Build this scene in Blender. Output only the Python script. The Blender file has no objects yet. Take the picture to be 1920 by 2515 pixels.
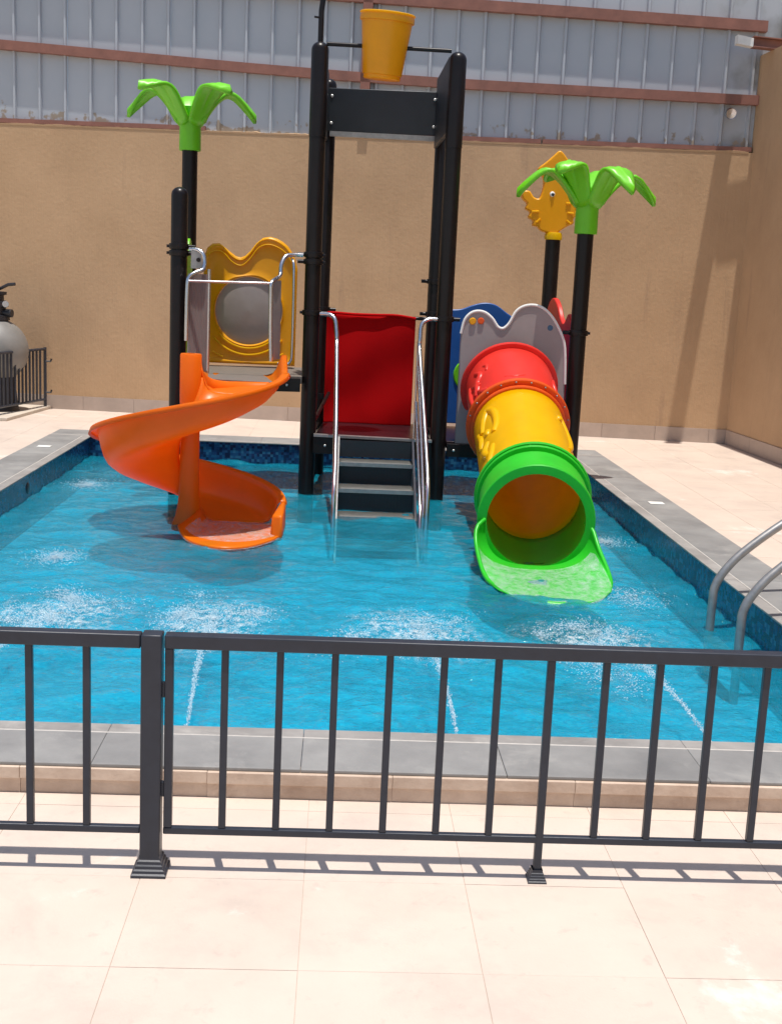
import bpy, bmesh, math, random
import numpy as np
from mathutils import Vector, Matrix, noise
random.seed(7); rng = np.random.default_rng(7)
SC = bpy.context.scene
COL = SC.collection
PI = math.pi

# ------------------------------------------------------------------ camera
cam_d = bpy.data.cameras.new('camera'); cam = bpy.data.objects.new('camera', cam_d); COL.objects.link(cam)
cam_d.sensor_fit = 'VERTICAL'; cam_d.sensor_height = 36.0; cam_d.lens = 42.533
cam_d.clip_start = 0.05; cam_d.clip_end = 2000
pitch, yaw, roll = math.radians(10.592), math.radians(-2.651), math.radians(2.634)
fh = Vector((-math.sin(yaw), math.cos(yaw), 0)); rt = Vector((math.cos(yaw), math.sin(yaw), 0))
fw = fh * math.cos(pitch) - Vector((0, 0, 1)) * math.sin(pitch); up = rt.cross(fw)
rt2 = rt * math.cos(roll) + up * math.sin(roll); up2 = -rt * math.sin(roll) + up * math.cos(roll)
M = Matrix((rt2, up2, -fw)).transposed().to_4x4(); M.translation = (0, 0, 1.6)
cam.matrix_world = M
SC.camera = cam

# ------------------------------------------------------------------ sky and sun
SUNV = Vector((-0.035, 0.155, -1.0)).normalized()      # direction the light travels
W = bpy.data.worlds.new('World'); SC.world = W; W.use_nodes = True
wn = W.node_tree; bg = wn.nodes['Background']
sky = wn.nodes.new('ShaderNodeTexSky'); sky.sky_type = 'NISHITA'; sky.sun_disc = False
sky.sun_elevation = math.radians(80.9); sky.sun_rotation = math.radians(167)
sky.air_density = 1.0; sky.dust_density = 1.6; sky.ozone_density = 1.0
wn.links.new(sky.outputs[0], bg.inputs[0]); bg.inputs[1].default_value = 0.12
sd = bpy.data.lights.new('sun', 'SUN'); sd.energy = 4.6; sd.angle = math.radians(0.6); sd.color = (1.0, 0.95, 0.885)
sun = bpy.data.objects.new('sun', sd); COL.objects.link(sun)
sun.rotation_euler = SUNV.to_track_quat('-Z', 'Y').to_euler(); sun.location = (0, 0, 20)
SC.view_settings.view_transform = 'Standard'; SC.view_settings.look = 'None'
SC.view_settings.exposure = 0.05; SC.view_settings.gamma = 1.0; SC.view_settings.use_curve_mapping = False
SC.render.engine = 'CYCLES'
SC.cycles.max_bounces = 8; SC.cycles.diffuse_bounces = 4; SC.cycles.transparent_max_bounces = 12
SC.cycles.caustics_reflective = False; SC.cycles.caustics_refractive = False

# ------------------------------------------------------------------ materials
def mat(name, col, rough=0.5, var=0.12, scale=6.0, bump=0.0, bscale=60.0, metal=0.0, spec=0.5, coat=0.0,
        stretch=(1, 1, 1), col2=None, rand=0.0, coords='Object', trans=0.0):
    m = bpy.data.materials.new(name); m.use_nodes = True; nt = m.node_tree; N = nt.nodes; L = nt.links
    b = N['Principled BSDF']; b.inputs['Roughness'].default_value = rough; b.inputs['Metallic'].default_value = metal
    b.inputs['Specular IOR Level'].default_value = spec; b.inputs['Coat Weight'].default_value = coat
    b.inputs['Coat Roughness'].default_value = 0.12
    tc = N.new('ShaderNodeTexCoord'); mp = N.new('ShaderNodeMapping'); mp.inputs['Scale'].default_value = stretch
    if coords == 'World':
        g = N.new('ShaderNodeNewGeometry'); L.new(g.outputs['Position'], mp.inputs[0])
    else:
        L.new(tc.outputs['Object'], mp.inputs[0])
    n = N.new('ShaderNodeTexNoise'); n.inputs['Scale'].default_value = scale; n.inputs['Detail'].default_value = 6
    n.inputs['Roughness'].default_value = 0.65
    L.new(mp.outputs[0], n.inputs['Vector'])
    cr = N.new('ShaderNodeValToRGB'); cr.color_ramp.elements[0].position = 0.3; cr.color_ramp.elements[1].position = 0.7
    c2 = col2 if col2 else tuple(min(1, c * (1 + var)) for c in col)
    c1 = tuple(c * (1 - var) for c in col) if not col2 else col
    cr.color_ramp.elements[0].color = (*c1, 1); cr.color_ramp.elements[1].color = (*c2, 1)
    L.new(n.outputs[0], cr.inputs[0]); out = cr.outputs[0]
    if rand > 0:
        oi = N.new('ShaderNodeObjectInfo'); mr = N.new('ShaderNodeMapRange')
        mr.inputs['To Min'].default_value = 1 - rand; mr.inputs['To Max'].default_value = 1 + rand
        L.new(oi.outputs['Random'], mr.inputs[0])
        vm = N.new('ShaderNodeVectorMath'); vm.operation = 'SCALE'; L.new(out, vm.inputs[0]); L.new(mr.outputs[0], vm.inputs['Scale'])
        out = vm.outputs[0]
    L.new(out, b.inputs['Base Color'])
    rr = N.new('ShaderNodeMapRange'); rr.inputs['To Min'].default_value = max(0, rough - .06); rr.inputs['To Max'].default_value = min(1, rough + .1)
    L.new(n.outputs[0], rr.inputs[0]); L.new(rr.outputs[0], b.inputs['Roughness'])
    if bump > 0:
        n2 = N.new('ShaderNodeTexNoise'); n2.inputs['Scale'].default_value = bscale; n2.inputs['Detail'].default_value = 5
        L.new(mp.outputs[0], n2.inputs['Vector'])
        bp = N.new('ShaderNodeBump'); bp.inputs['Strength'].default_value = 1.0; bp.inputs['Distance'].default_value = bump
        L.new(n2.outputs[0], bp.inputs['Height']); L.new(bp.outputs[0], b.inputs['Normal'])
    if trans > 0:      # thin moulded polyethylene lets some light through
        tl = N.new('ShaderNodeBsdfTranslucent'); L.new(out, tl.inputs['Color']); mx = N.new('ShaderNodeMixShader'); mx.inputs[0].default_value = trans
        L.new(b.outputs[0], mx.inputs[1]); L.new(tl.outputs[0], mx.inputs[2]); L.new(mx.outputs[0], N['Material Output'].inputs['Surface'])
    return m

MT = {}
MT['tile'] = mat('cream_floor_tile', (.635, .53, .448), .45, .045, 3.0, .0006, 120, rand=.012, coords='World')
MT['grout'] = mat('floor_grout', (.48, .385, .32), .9, .1, 20)
MT['sand'] = mat('outer_ground', (.46, .38, .29), .9, .12, .4)
MT['granite'] = mat('grey_granite', (.185, .183, .18), .55, .25, 3.2, .0005, 200, col2=(.29, .285, .275), rand=.06, coords='World')
MT['granite_lip'] = mat('grey_granite_lip', (.27, .255, .24), .55, .25, 4.0, .0005, 200, rand=.05, coords='World')
MT['paleline'] = mat('pale_grout_line', (.5, .47, .43), .8, .15, 30)
MT['riser'] = mat('beige_stone', (.45, .33, .25), .6, .2, 5.5, .002, 40, col2=(.68, .55, .44), rand=.06, coords='World')
MT['skirt'] = mat('skirting_stone', (.45, .36, .30), .5, .1, 5, rand=.05, coords='World')
MT['black'] = mat('black_painted_steel', (.010, .007, .007), .30, .2, 8, 0, spec=.3)
MT['blackpanel'] = mat('dark_panel', (.012, .016, .022), .45, .2, 5)
MT['fence'] = mat('charcoal_painted_metal', (.024, .029, .042), .36, .15, 20, .0002, 400, spec=.4)
MT['steel'] = mat('brushed_stainless', (.62, .62, .64), .22, .08, 30, metal=1.0)
MT['greysteel'] = mat('grey_metal', (.33, .32, .31), .38, .15, 25, metal=.6)
MT['orange'] = mat('orange_plastic', (.98, .27, .010), .33, .05, 5, .0006, 25, trans=.5)
MT['yellow'] = mat('yellow_plastic', (.95, .60, .0), .3, .05, 5, .0006, 25, trans=.42)
MT['amber'] = mat('amber_plastic', (.90, .41, .003), .34, .06, 5, .0006, 25, trans=.2)
MT['red'] = mat('red_plastic', (.86, .045, .03), .32, .08, 5, .0006, 25, trans=.25)
MT['redorange'] = mat('red_orange_plastic', (.88, .12, .015), .32, .08, 5, trans=.25)
MT['green'] = mat('green_plastic', (.04, .66, .035), .32, .08, 5, .0006, 25, trans=.3)
MT['palmgreen'] = mat('lime_green_plastic', (.16, .58, .012), .36, .08, 5, .0008, 30)
MT['blue'] = mat('blue_plastic', (.012, .09, .33), .35, .08, 5)
MT['frost'] = mat('frosted_grey_plastic', (.37, .32, .31), .3, .08, 4, .0006, 20, trans=.15)
MT['clearbubble'] = mat('scuffed_grey_window', (.33, .295, .285), .16, .06, 9, .0025, 9, trans=.35)
MT['cloth'] = mat('red_tarpaulin', (.62, .006, .008), .85, .06, 3, spec=.08, trans=.3)
MT['deck'] = mat('platform_plastisol', (.018, .006, .009), .28, .2, 6)
MT['plank'] = mat('grey_brown_deck', (.16, .135, .115), .6, .25, 8, .001, 40, stretch=(1, 12, 1))
MT['tread'] = mat('grey_tread', (.085, .085, .078), .55, .25, 20, .001, 80)
MT['bolt'] = mat('zinc_bolt', (.75, .75, .72), .35, .1, 60, metal=.5)
MT['rust'] = mat('red_oxide_steel', (.26, .115, .085), .6, .2, 6, .0005, 40, coords='World')
MT['white'] = mat('white_plastic', (.78, .78, .74), .45, .06, 10)
MT['tankgrey'] = mat('filter_tank_grey', (.21, .20, .185), .5, .12, 5)
MT['pumpblack'] = mat('pump_black', (.02, .02, .025), .4, .2, 10)
MT['plinth'] = mat('concrete_plinth', (.55, .48, .40), .8, .12, 6, .001, 60)
MT['beige'] = mat('beige_pump_body', (.62, .56, .38), .5, .1, 8)
MT['mural'] = mat('eye_blue', (.05, .12, .2), .4, .1, 8)

# rendered wall: vertical comb texture
def add_stains(m, dark, scale, lo, hi, amt, stretch=(1, 1, 1)):
    nt = m.node_tree; N = nt.nodes; L = nt.links; b = N['Principled BSDF']; src = b.inputs['Base Color'].links[0].from_socket
    g = N.new('ShaderNodeNewGeometry'); mp = N.new('ShaderNodeMapping'); mp.inputs['Scale'].default_value = stretch; L.new(g.outputs['Position'], mp.inputs[0])
    n = N.new('ShaderNodeTexNoise'); n.inputs['Scale'].default_value = scale; n.inputs['Detail'].default_value = 9; n.inputs['Roughness'].default_value = .68; n.inputs['Distortion'].default_value = .3
    L.new(mp.outputs[0], n.inputs['Vector'])
    mr = N.new('ShaderNodeMapRange'); mr.inputs['From Min'].default_value = lo; mr.inputs['From Max'].default_value = hi; mr.inputs['To Max'].default_value = amt; L.new(n.outputs[0], mr.inputs[0])
    mx = N.new('ShaderNodeMix'); mx.data_type = 'RGBA'; L.new(mr.outputs[0], mx.inputs[0]); L.new(src, mx.inputs[6]); mx.inputs[7].default_value = (*dark, 1)
    L.new(mx.outputs[2], b.inputs['Base Color'])
add_stains(MT['tile'], (.46, .385, .34), 2.3, .50, .72, .55)
add_stains(MT['tile'], (.42, .35, .31), 14, .58, .70, .35)
add_stains(MT['tile'], (.78, .74, .68), 1.3, .60, .66, .6)
add_stains(MT['granite'], (.40, .385, .36), 3.0, .55, .72, .6)
add_stains(MT['granite_lip'], (.45, .43, .40), 5.0, .52, .7, .6)
add_stains(MT['riser'], (.30, .20, .15), 6, .55, .7, .6)
for k_ in ('orange', 'red', 'yellow', 'green', 'amber', 'palmgreen'):
    pass

def wall_material():
    m = mat('tan_textured_render', (.47, .306, .172), .85, .1, 1.1, col2=(.56, .374, .218), coords='World')
    nt = m.node_tree; N = nt.nodes; L = nt.links; b = N['Principled BSDF']
    g = N.new('ShaderNodeNewGeometry'); mp = N.new('ShaderNodeMapping'); mp.inputs['Scale'].default_value = (34, 34, 1.6)
    L.new(g.outputs['Position'], mp.inputs[0])
    n = N.new('ShaderNodeTexNoise'); n.inputs['Scale'].default_value = 1.0; n.inputs['Detail'].default_value = 4
    n.inputs['Distortion'].default_value = .4
    L.new(mp.outputs[0], n.inputs['Vector'])
    n2 = N.new('ShaderNodeTexNoise'); n2.inputs['Scale'].default_value = 25; n2.inputs['Detail'].default_value = 4
    L.new(g.outputs['Position'], n2.inputs['Vector'])
    ad = N.new('ShaderNodeMath'); ad.operation = 'ADD'; L.new(n.outputs[0], ad.inputs[0]); L.new(n2.outputs[0], ad.inputs[1])
    bp = N.new('ShaderNodeBump'); bp.inputs['Distance'].default_value = .006; bp.inputs['Strength'].default_value = .5
    L.new(ad.outputs[0], bp.inputs['Height']); L.new(bp.outputs[0], b.inputs['Normal'])
    return m
MT['wall'] = wall_material()
add_stains(MT['wall'], (.39, .255, .15), .9, .50, .75, .6, (1, 1, .45))
add_stains(MT['wall'], (.33, .215, .14), 3.5, .60, .74, .5, (1.5, 1.5, .16))
add_stains(MT['wall'], (.25, .165, .11), 16, .66, .72, .5)

def sheet_material():
    m = mat('galvanised_sheet', (.42, .465, .51), .5, .06, 1.5, metal=0.1, rand=.03, col2=(.46, .50, .545), coords='World')
    nt = m.node_tree; N = nt.nodes; L = nt.links; b = N['Principled BSDF']
    src = b.inputs['Base Color'].links[0].from_socket
    g = N.new('ShaderNodeNewGeometry'); sx = N.new('ShaderNodeSeparateXYZ'); L.new(g.outputs['Position'], sx.inputs[0])
    n = N.new('ShaderNodeTexNoise'); n.inputs['Scale'].default_value = 2.2; n.inputs['Detail'].default_value = 7
    L.new(g.outputs['Position'], n.inputs['Vector'])
    # grime grows with x near the far right end, and cement splashes just above the masonry
    mr = N.new('ShaderNodeMapRange'); mr.inputs['From Min'].default_value = 3.2; mr.inputs['From Max'].default_value = 4.6
    mr.inputs['To Min'].default_value = 0; mr.inputs['To Max'].default_value = .42; L.new(sx.outputs[0], mr.inputs[0])
    ad = N.new('ShaderNodeMath'); ad.operation = 'ADD'; L.new(n.outputs[0], ad.inputs[0]); L.new(mr.outputs[0], ad.inputs[1])
    r2 = N.new('ShaderNodeMapRange'); r2.inputs['From Min'].default_value = .80; r2.inputs['From Max'].default_value = 1.0; r2.inputs['To Max'].default_value = .75
    L.new(ad.outputs[0], r2.inputs[0])
    mx = N.new('ShaderNodeMix'); mx.data_type = 'RGBA'; L.new(r2.outputs[0], mx.inputs[0]); L.new(src, mx.inputs[6]); mx.inputs[7].default_value = (.19, .185, .165, 1)
    n3 = N.new('ShaderNodeTexNoise'); n3.inputs['Scale'].default_value = 9; n3.inputs['Detail'].default_value = 6; L.new(g.outputs['Position'], n3.inputs['Vector'])
    zr = N.new('ShaderNodeMapRange'); zr.inputs['From Min'].default_value = 3.62; zr.inputs['From Max'].default_value = 3.2; zr.inputs['To Min'].default_value = -.35; zr.inputs['To Max'].default_value = .1; zr.clamp = False
    L.new(sx.outputs[2], zr.inputs[0])
    a2 = N.new('ShaderNodeMath'); a2.operation = 'ADD'; L.new(n3.outputs[0], a2.inputs[0]); L.new(zr.outputs[0], a2.inputs[1])
    r3 = N.new('ShaderNodeMapRange'); r3.inputs['From Min'].default_value = .54; r3.inputs['From Max'].default_value = .6; L.new(a2.outputs[0], r3.inputs[0])
    mx2 = N.new('ShaderNodeMix'); mx2.data_type = 'RGBA'; L.new(r3.outputs[0], mx2.inputs[0]); L.new(mx.outputs[2], mx2.inputs[6]); mx2.inputs[7].default_value = (.33, .28, .22, 1)
    L.new(mx2.outputs[2], b.inputs['Base Color'])
    return m
MT['sheet'] = sheet_material()

def mosaic_material(name, cols, size=.025, rough=.25, mortar=(.10, .25, .33)):
    """small square glass tiles, colour picked per cell"""
    m = bpy.data.materials.new(name); m.use_nodes = True; nt = m.node_tree; N = nt.nodes; L = nt.links
    b = N['Principled BSDF']; b.inputs['Roughness'].default_value = rough
    g = N.new('ShaderNodeNewGeometry')
    sc = N.new('ShaderNodeVectorMath'); sc.operation = 'SCALE'; sc.inputs['Scale'].default_value = 1 / size; L.new(g.outputs['Position'], sc.inputs[0])
    of = N.new('ShaderNodeVectorMath'); of.operation = 'ADD'; of.inputs[1].default_value = (.31, .27, .35); L.new(sc.outputs[0], of.inputs[0])
    fl = N.new('ShaderNodeVectorMath'); fl.operation = 'FLOOR'; L.new(of.outputs[0], fl.inputs[0])
    wn_ = N.new('ShaderNodeTexWhiteNoise'); wn_.noise_dimensions = '3D'; L.new(fl.outputs[0], wn_.inputs[0])
    cr = N.new('ShaderNodeValToRGB'); cr.color_ramp.interpolation = 'CONSTANT'
    e = cr.color_ramp.elements
    e[0].position = 0; e[0].color = (*cols[0], 1); e[1].position = 1 / len(cols); e[1].color = (*cols[1], 1)
    for i in range(2, len(cols)):
        x = e.new(i / len(cols)); x.color = (*cols[i], 1)
    L.new(wn_.outputs['Value'], cr.inputs[0])
    L.new(cr.outputs[0], b.inputs['Base Color'])
    return m
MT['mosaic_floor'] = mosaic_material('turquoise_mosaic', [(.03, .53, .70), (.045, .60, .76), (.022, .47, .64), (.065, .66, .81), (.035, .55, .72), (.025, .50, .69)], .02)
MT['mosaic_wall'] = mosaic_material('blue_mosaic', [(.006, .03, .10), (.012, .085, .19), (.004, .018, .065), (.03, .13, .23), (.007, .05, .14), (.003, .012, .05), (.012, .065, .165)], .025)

def water_material():
    m = bpy.data.materials.new('pool_water'); m.use_nodes = True; nt = m.node_tree; N = nt.nodes; L = nt.links
    N.remove(N['Principled BSDF']); out = N['Material Output']
    g = N.new('ShaderNodeNewGeometry')
    n1 = N.new('ShaderNodeTexNoise'); n1.inputs['Scale'].default_value = 11; n1.inputs['Detail'].default_value = 6; n1.inputs['Roughness'].default_value = .7; n1.inputs['Distortion'].default_value = .6
    mp = N.new('ShaderNodeMapping'); mp.inputs['Scale'].default_value = (1, 1.1, 1); L.new(g.outputs['Position'], mp.inputs[0]); L.new(mp.outputs[0], n1.inputs['Vector'])
    bp = N.new('ShaderNodeBump'); bp.inputs['Distance'].default_value = .016; bp.inputs['Strength'].default_value = .9
    n0 = N.new('ShaderNodeTexNoise'); n0.inputs['Scale'].default_value = 42; n0.inputs['Detail'].default_value = 4; L.new(g.outputs['Position'], n0.inputs['Vector'])
    ma = N.new('ShaderNodeMath'); ma.operation = 'MULTIPLY_ADD'; ma.inputs[1].default_value = .35; L.new(n0.outputs[0], ma.inputs[0]); L.new(n1.outputs[0], ma.inputs[2])
    L.new(ma.outputs[0], bp.inputs['Height'])
    gl = N.new('ShaderNodeBsdfGlossy'); gl.inputs['Roughness'].default_value = .06; L.new(bp.outputs[0], gl.inputs['Normal'])
    tr = N.new('ShaderNodeBsdfTransparent'); tr.inputs[0].default_value = (.45, .86, .95, 1)
    df = N.new('ShaderNodeBsdfDiffuse'); df.inputs[0].default_value = (.012, .405, .595, 1); L.new(bp.outputs[0], df.inputs['Normal'])
    # slow cloudiness of the churned water
    n2 = N.new('ShaderNodeTexNoise'); n2.inputs['Scale'].default_value = 1.6; n2.inputs['Detail'].default_value = 8; n2.inputs['Roughness'].default_value = .7
    L.new(g.outputs['Position'], n2.inputs['Vector'])
    mr = N.new('ShaderNodeMapRange'); mr.inputs['From Min'].default_value = .3; mr.inputs['From Max'].default_value = .7; mr.inputs['To Min'].default_value = .26; mr.inputs['To Max'].default_value = .46
    L.new(n2.outputs[0], mr.inputs[0])
    m1 = N.new('ShaderNodeMixShader'); L.new(mr.outputs[0], m1.inputs[0]); L.new(tr.outputs[0], m1.inputs[1]); L.new(df.outputs[0], m1.inputs[2])
    fr = N.new('ShaderNodeFresnel'); fr.inputs['IOR'].default_value = 1.33; L.new(bp.outputs[0], fr.inputs['Normal'])
    m2 = N.new('ShaderNodeMixShader'); fm = N.new('ShaderNodeMath'); fm.operation = 'MULTIPLY'; fm.use_clamp = True; fm.inputs[1].default_value = 1.12; L.new(fr.outputs[0], fm.inputs[0]); L.new(fm.outputs[0], m2.inputs[0]); L.new(m1.outputs[0], m2.inputs[1]); L.new(gl.outputs[0], m2.inputs[2])
    L.new(m2.outputs[0], out.inputs['Surface'])
    return m
MT['water'] = water_material()

def foam_material():
    m = bpy.data.materials.new('white_water'); m.use_nodes = True; nt = m.node_tree; N = nt.nodes; L = nt.links
    b = N['Principled BSDF']; b.inputs['Base Color'].default_value = (.82, .92, .96, 1); b.inputs['Roughness'].default_value = .12
    b.inputs['Specular IOR Level'].default_value = .8
    tr = N.new('ShaderNodeBsdfTransparent'); tr.inputs[0].default_value = (.85, .96, 1, 1)
    mx = N.new('ShaderNodeMixShader'); mx.inputs[0].default_value = .5
    L.new(tr.outputs[0], mx.inputs[1]); L.new(b.outputs[0], mx.inputs[2]); L.new(mx.outputs[0], N['Material Output'].inputs['Surface'])
    return m
MT['foam'] = foam_material()

def film_material():
    m = bpy.data.materials.new('running_water_film'); m.use_nodes = True; nt = m.node_tree; N = nt.nodes; L = nt.links
    b = N['Principled BSDF']; b.inputs['Base Color'].default_value = (.80, .88, .90, 1); b.inputs['Roughness'].default_value = .15
    g = N.new('ShaderNodeNewGeometry'); mp = N.new('ShaderNodeMapping'); mp.inputs['Scale'].default_value = (1.6, 1, 1); L.new(g.outputs['Position'], mp.inputs[0])
    n = N.new('ShaderNodeTexNoise'); n.inputs['Scale'].default_value = 13; n.inputs['Detail'].default_value = 8; n.inputs['Roughness'].default_value = .78; L.new(mp.outputs[0], n.inputs['Vector'])
    mr = N.new('ShaderNodeMapRange'); mr.inputs['From Min'].default_value = .38; mr.inputs['From Max'].default_value = .68; mr.inputs['To Min'].default_value = .06; mr.inputs['To Max'].default_value = .5; L.new(n.outputs[0], mr.inputs[0])
    bp = N.new('ShaderNodeBump'); bp.inputs['Distance'].default_value = .01; L.new(n.outputs[0], bp.inputs['Height']); L.new(bp.outputs[0], b.inputs['Normal'])
    tr = N.new('ShaderNodeBsdfTransparent'); mx = N.new('ShaderNodeMixShader'); L.new(mr.outputs[0], mx.inputs[0]); L.new(tr.outputs[0], mx.inputs[1]); L.new(b.outputs[0], mx.inputs[2])
    L.new(mx.outputs[0], N['Material Output'].inputs['Surface']); return m
MT['film'] = film_material()
def churn_material():
    m = MT['film'].copy(); m.name = 'churned_foam'; nt = m.node_tree; N = nt.nodes; L = nt.links
    mixn = [n for n in N if n.type == 'MIX_SHADER'][0]; src = mixn.inputs[0].links[0].from_socket
    mrn = src.node; mrn.inputs['From Min'].default_value = .47; mrn.inputs['From Max'].default_value = .66; mrn.inputs['To Min'].default_value = 0; mrn.inputs['To Max'].default_value = .95
    tc = N.new('ShaderNodeTexCoord'); ln = N.new('ShaderNodeVectorMath'); ln.operation = 'LENGTH'; L.new(tc.outputs['Object'], ln.inputs[0])
    fr = N.new('ShaderNodeMapRange'); fr.interpolation_type = 'SMOOTHSTEP'; fr.inputs['From Min'].default_value = 1.0; fr.inputs['From Max'].default_value = .05; L.new(ln.outputs['Value'], fr.inputs[0])
    mu = N.new('ShaderNodeMath'); mu.operation = 'MULTIPLY'; L.new(src, mu.inputs[0]); L.new(fr.outputs[0], mu.inputs[1]); L.new(mu.outputs[0], mixn.inputs[0]); return m
MT['churn'] = churn_material()

# ------------------------------------------------------------------ mesh helpers
class MB:
    def __init__(s): s.v = []; s.f = []
    def add(s, vs, fs):
        o = len(s.v); s.v += [tuple(v) for v in vs]; s.f += [tuple(i + o for i in f) for f in fs]; return s
    def box(s, a, b):
        x0, y0, z0 = a; x1, y1, z1 = b
        return s.add([(x0, y0, z0), (x1, y0, z0), (x1, y1, z0), (x0, y1, z0), (x0, y0, z1), (x1, y0, z1), (x1, y1, z1), (x0, y1, z1)],
                     [(0, 3, 2, 1), (4, 5, 6, 7), (0, 1, 5, 4), (1, 2, 6, 5), (2, 3, 7, 6), (3, 0, 4, 7)])
    def hexa(s, p):   # 8 arbitrary corners, same order as box
        return s.add(p, [(0, 3, 2, 1), (4, 5, 6, 7), (0, 1, 5, 4), (1, 2, 6, 5), (2, 3, 7, 6), (3, 0, 4, 7)])
    def tube(s, pts, r, n=14, cap=True):
        pts = [Vector(p) for p in pts]; rs = r if isinstance(r, (list, tuple)) else [r] * len(pts)
        t0 = (pts[1] - pts[0]).normalized(); ref = Vector((0, 0, 1)) if abs(t0.z) < .9 else Vector((1, 0, 0))
        nx = t0.cross(ref).normalized(); vs = []
        for i, p in enumerate(pts):
            if i == 0: t = t0
            elif i == len(pts) - 1: t = (pts[i] - pts[i - 1]).normalized()
            else: t = ((pts[i + 1] - pts[i]).normalized() + (pts[i] - pts[i - 1]).normalized()).normalized()
            nx = (nx - t * nx.dot(t)).normalized(); ny = t.cross(nx)
            for k in range(n):
                a = 2 * PI * k / n; vs.append(p + (nx * math.cos(a) + ny * math.sin(a)) * rs[i])
        fs = [(i * n + k, i * n + (k + 1) % n, (i + 1) * n + (k + 1) % n, (i + 1) * n + k) for i in range(len(pts) - 1) for k in range(n)]
        if cap: fs += [tuple(range(n))[::-1], tuple(range((len(pts) - 1) * n, len(pts) * n))]
        return s.add(vs, fs)
    def lathe(s, c, prof, n=24, ax=Vector((0, 0, 1))):   # prof: list (r, h) along axis
        ax = Vector(ax).normalized(); c = Vector(c); ref = Vector((1, 0, 0)) if abs(ax.x) < .9 else Vector((0, 1, 0))
        u = ax.cross(ref).normalized(); w = ax.cross(u); vs = []
        for r, h in prof:
            for k in range(n):
                a = 2 * PI * k / n; vs.append(c + ax * h + (u * math.cos(a) + w * math.sin(a)) * max(r, 1e-4))
        fs = [(i * n + k, i * n + (k + 1) % n, (i + 1) * n + (k + 1) % n, (i + 1) * n + k) for i in range(len(prof) - 1) for k in range(n)]
        return s.add(vs, fs)
    def grid(s, P):      # P[i][j]
        a = len(P); b = len(P[0])
        return s.add([p for row in P for p in row], [(i * b + j, i * b + j + 1, (i + 1) * b + j + 1, (i + 1) * b + j) for i in range(a - 1) for j in range(b - 1)])
    def sphere(s, c, r, sc=(1, 1, 1), n=12, rows=8):
        P = []
        for i in range(rows + 1):
            t = PI * i / rows
            P.append([(c[0] + r * sc[0] * max(math.sin(t), 1e-3) * math.cos(2 * PI * k / n), c[1] + r * sc[1] * max(math.sin(t), 1e-3) * math.sin(2 * PI * k / n), c[2] + r * sc[2] * math.cos(t)) for k in range(n + 1)])
        return s.grid(P)

def build(name, mb, m, parent=None, bevel=0, smooth=40, solid=0, sub=0, offset=-1.0):
    me = bpy.data.meshes.new(name); me.from_pydata(mb.v, [], mb.f)
    bm = bmesh.new(); bm.from_mesh(me); bmesh.ops.remove_doubles(bm, verts=bm.verts, dist=1e-5)
    bmesh.ops.recalc_face_normals(bm, faces=bm.faces) if not solid else None
    bm.to_mesh(me); bm.free(); me.materials.append(MT[m]); me.validate()
    if smooth:
        me.polygons.foreach_set('use_smooth', [True] * len(me.polygons)); me.set_sharp_from_angle(angle=math.radians(smooth))
    o = bpy.data.objects.new(name, me); COL.objects.link(o)
    if sub:
        s = o.modifiers.new('sub', 'SUBSURF'); s.levels = sub; s.render_levels = sub
    if solid:
        s = o.modifiers.new('solid', 'SOLIDIFY'); s.thickness = solid; s.offset = offset
    if bevel:
        b = o.modifiers.new('bev', 'BEVEL'); b.width = bevel; b.segments = 2; b.limit_method = 'ANGLE'; b.angle_limit = math.radians(50); b.harden_normals = False
    if parent: o.parent = parent; o.matrix_parent_inverse = parent.matrix_world.inverted()
    return o
def empty(name, label, cat, loc, group=None):
    o = bpy.data.objects.new(name, None); COL.objects.link(o); o.empty_display_size = .1
    o.location = loc; o.matrix_world = Matrix.Translation(loc); o['label'] = label; o['category'] = cat
    if group: o['group'] = group
    return o
def tag(o, label=None, cat=None, group=None, kind=None):
    if label: o['label'] = label
    if cat: o['category'] = cat
    if group: o['group'] = group
    if kind: o['kind'] = kind
    return o
def share(name, src, parent, loc, m=None):
    c = src.copy(); COL.objects.link(c); c.name = name; c.parent = parent; c.matrix_parent_inverse = Matrix.Identity(4)
    pl = parent.location if parent else Vector((0, 0, 0)); c.location = Vector(loc) - pl
    return c
def extrude_outline(pts, f, y0, y1):
    """pts: 2D outline (ccw), f(u, v, w)->3D, extruded w from y0 to y1"""
    n = len(pts); mb = MB()
    vs = [f(u, v, y0) for u, v in pts] + [f(u, v, y1) for u, v in pts]
    mb.add(vs, [tuple(range(n)), tuple(range(2 * n - 1, n - 1, -1))] + [(i, i + n, (i + 1) % n + n, (i + 1) % n) for i in range(n)])
    return mb
def smooth_curve(pts, k=6, closed=False):
    out = []; n = len(pts); P = [Vector(p) for p in pts]
    rngi = range(n if closed else n - 1)
    for i in rngi:
        p0 = P[(i - 1) % n] if closed or i > 0 else P[0]; p1 = P[i]; p2 = P[(i + 1) % n]
        p3 = P[(i + 2) % n] if closed or i + 2 < n else P[-1]
        for j in range(k):
            t = j / k
            out.append(.5 * ((2 * p1) + (p2 - p0) * t + (2 * p0 - 5 * p1 + 4 * p2 - p3) * t * t + (3 * p1 - p0 - 3 * p2 + p3) * t ** 3))
    if not closed: out.append(P[-1])
    return out

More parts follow.
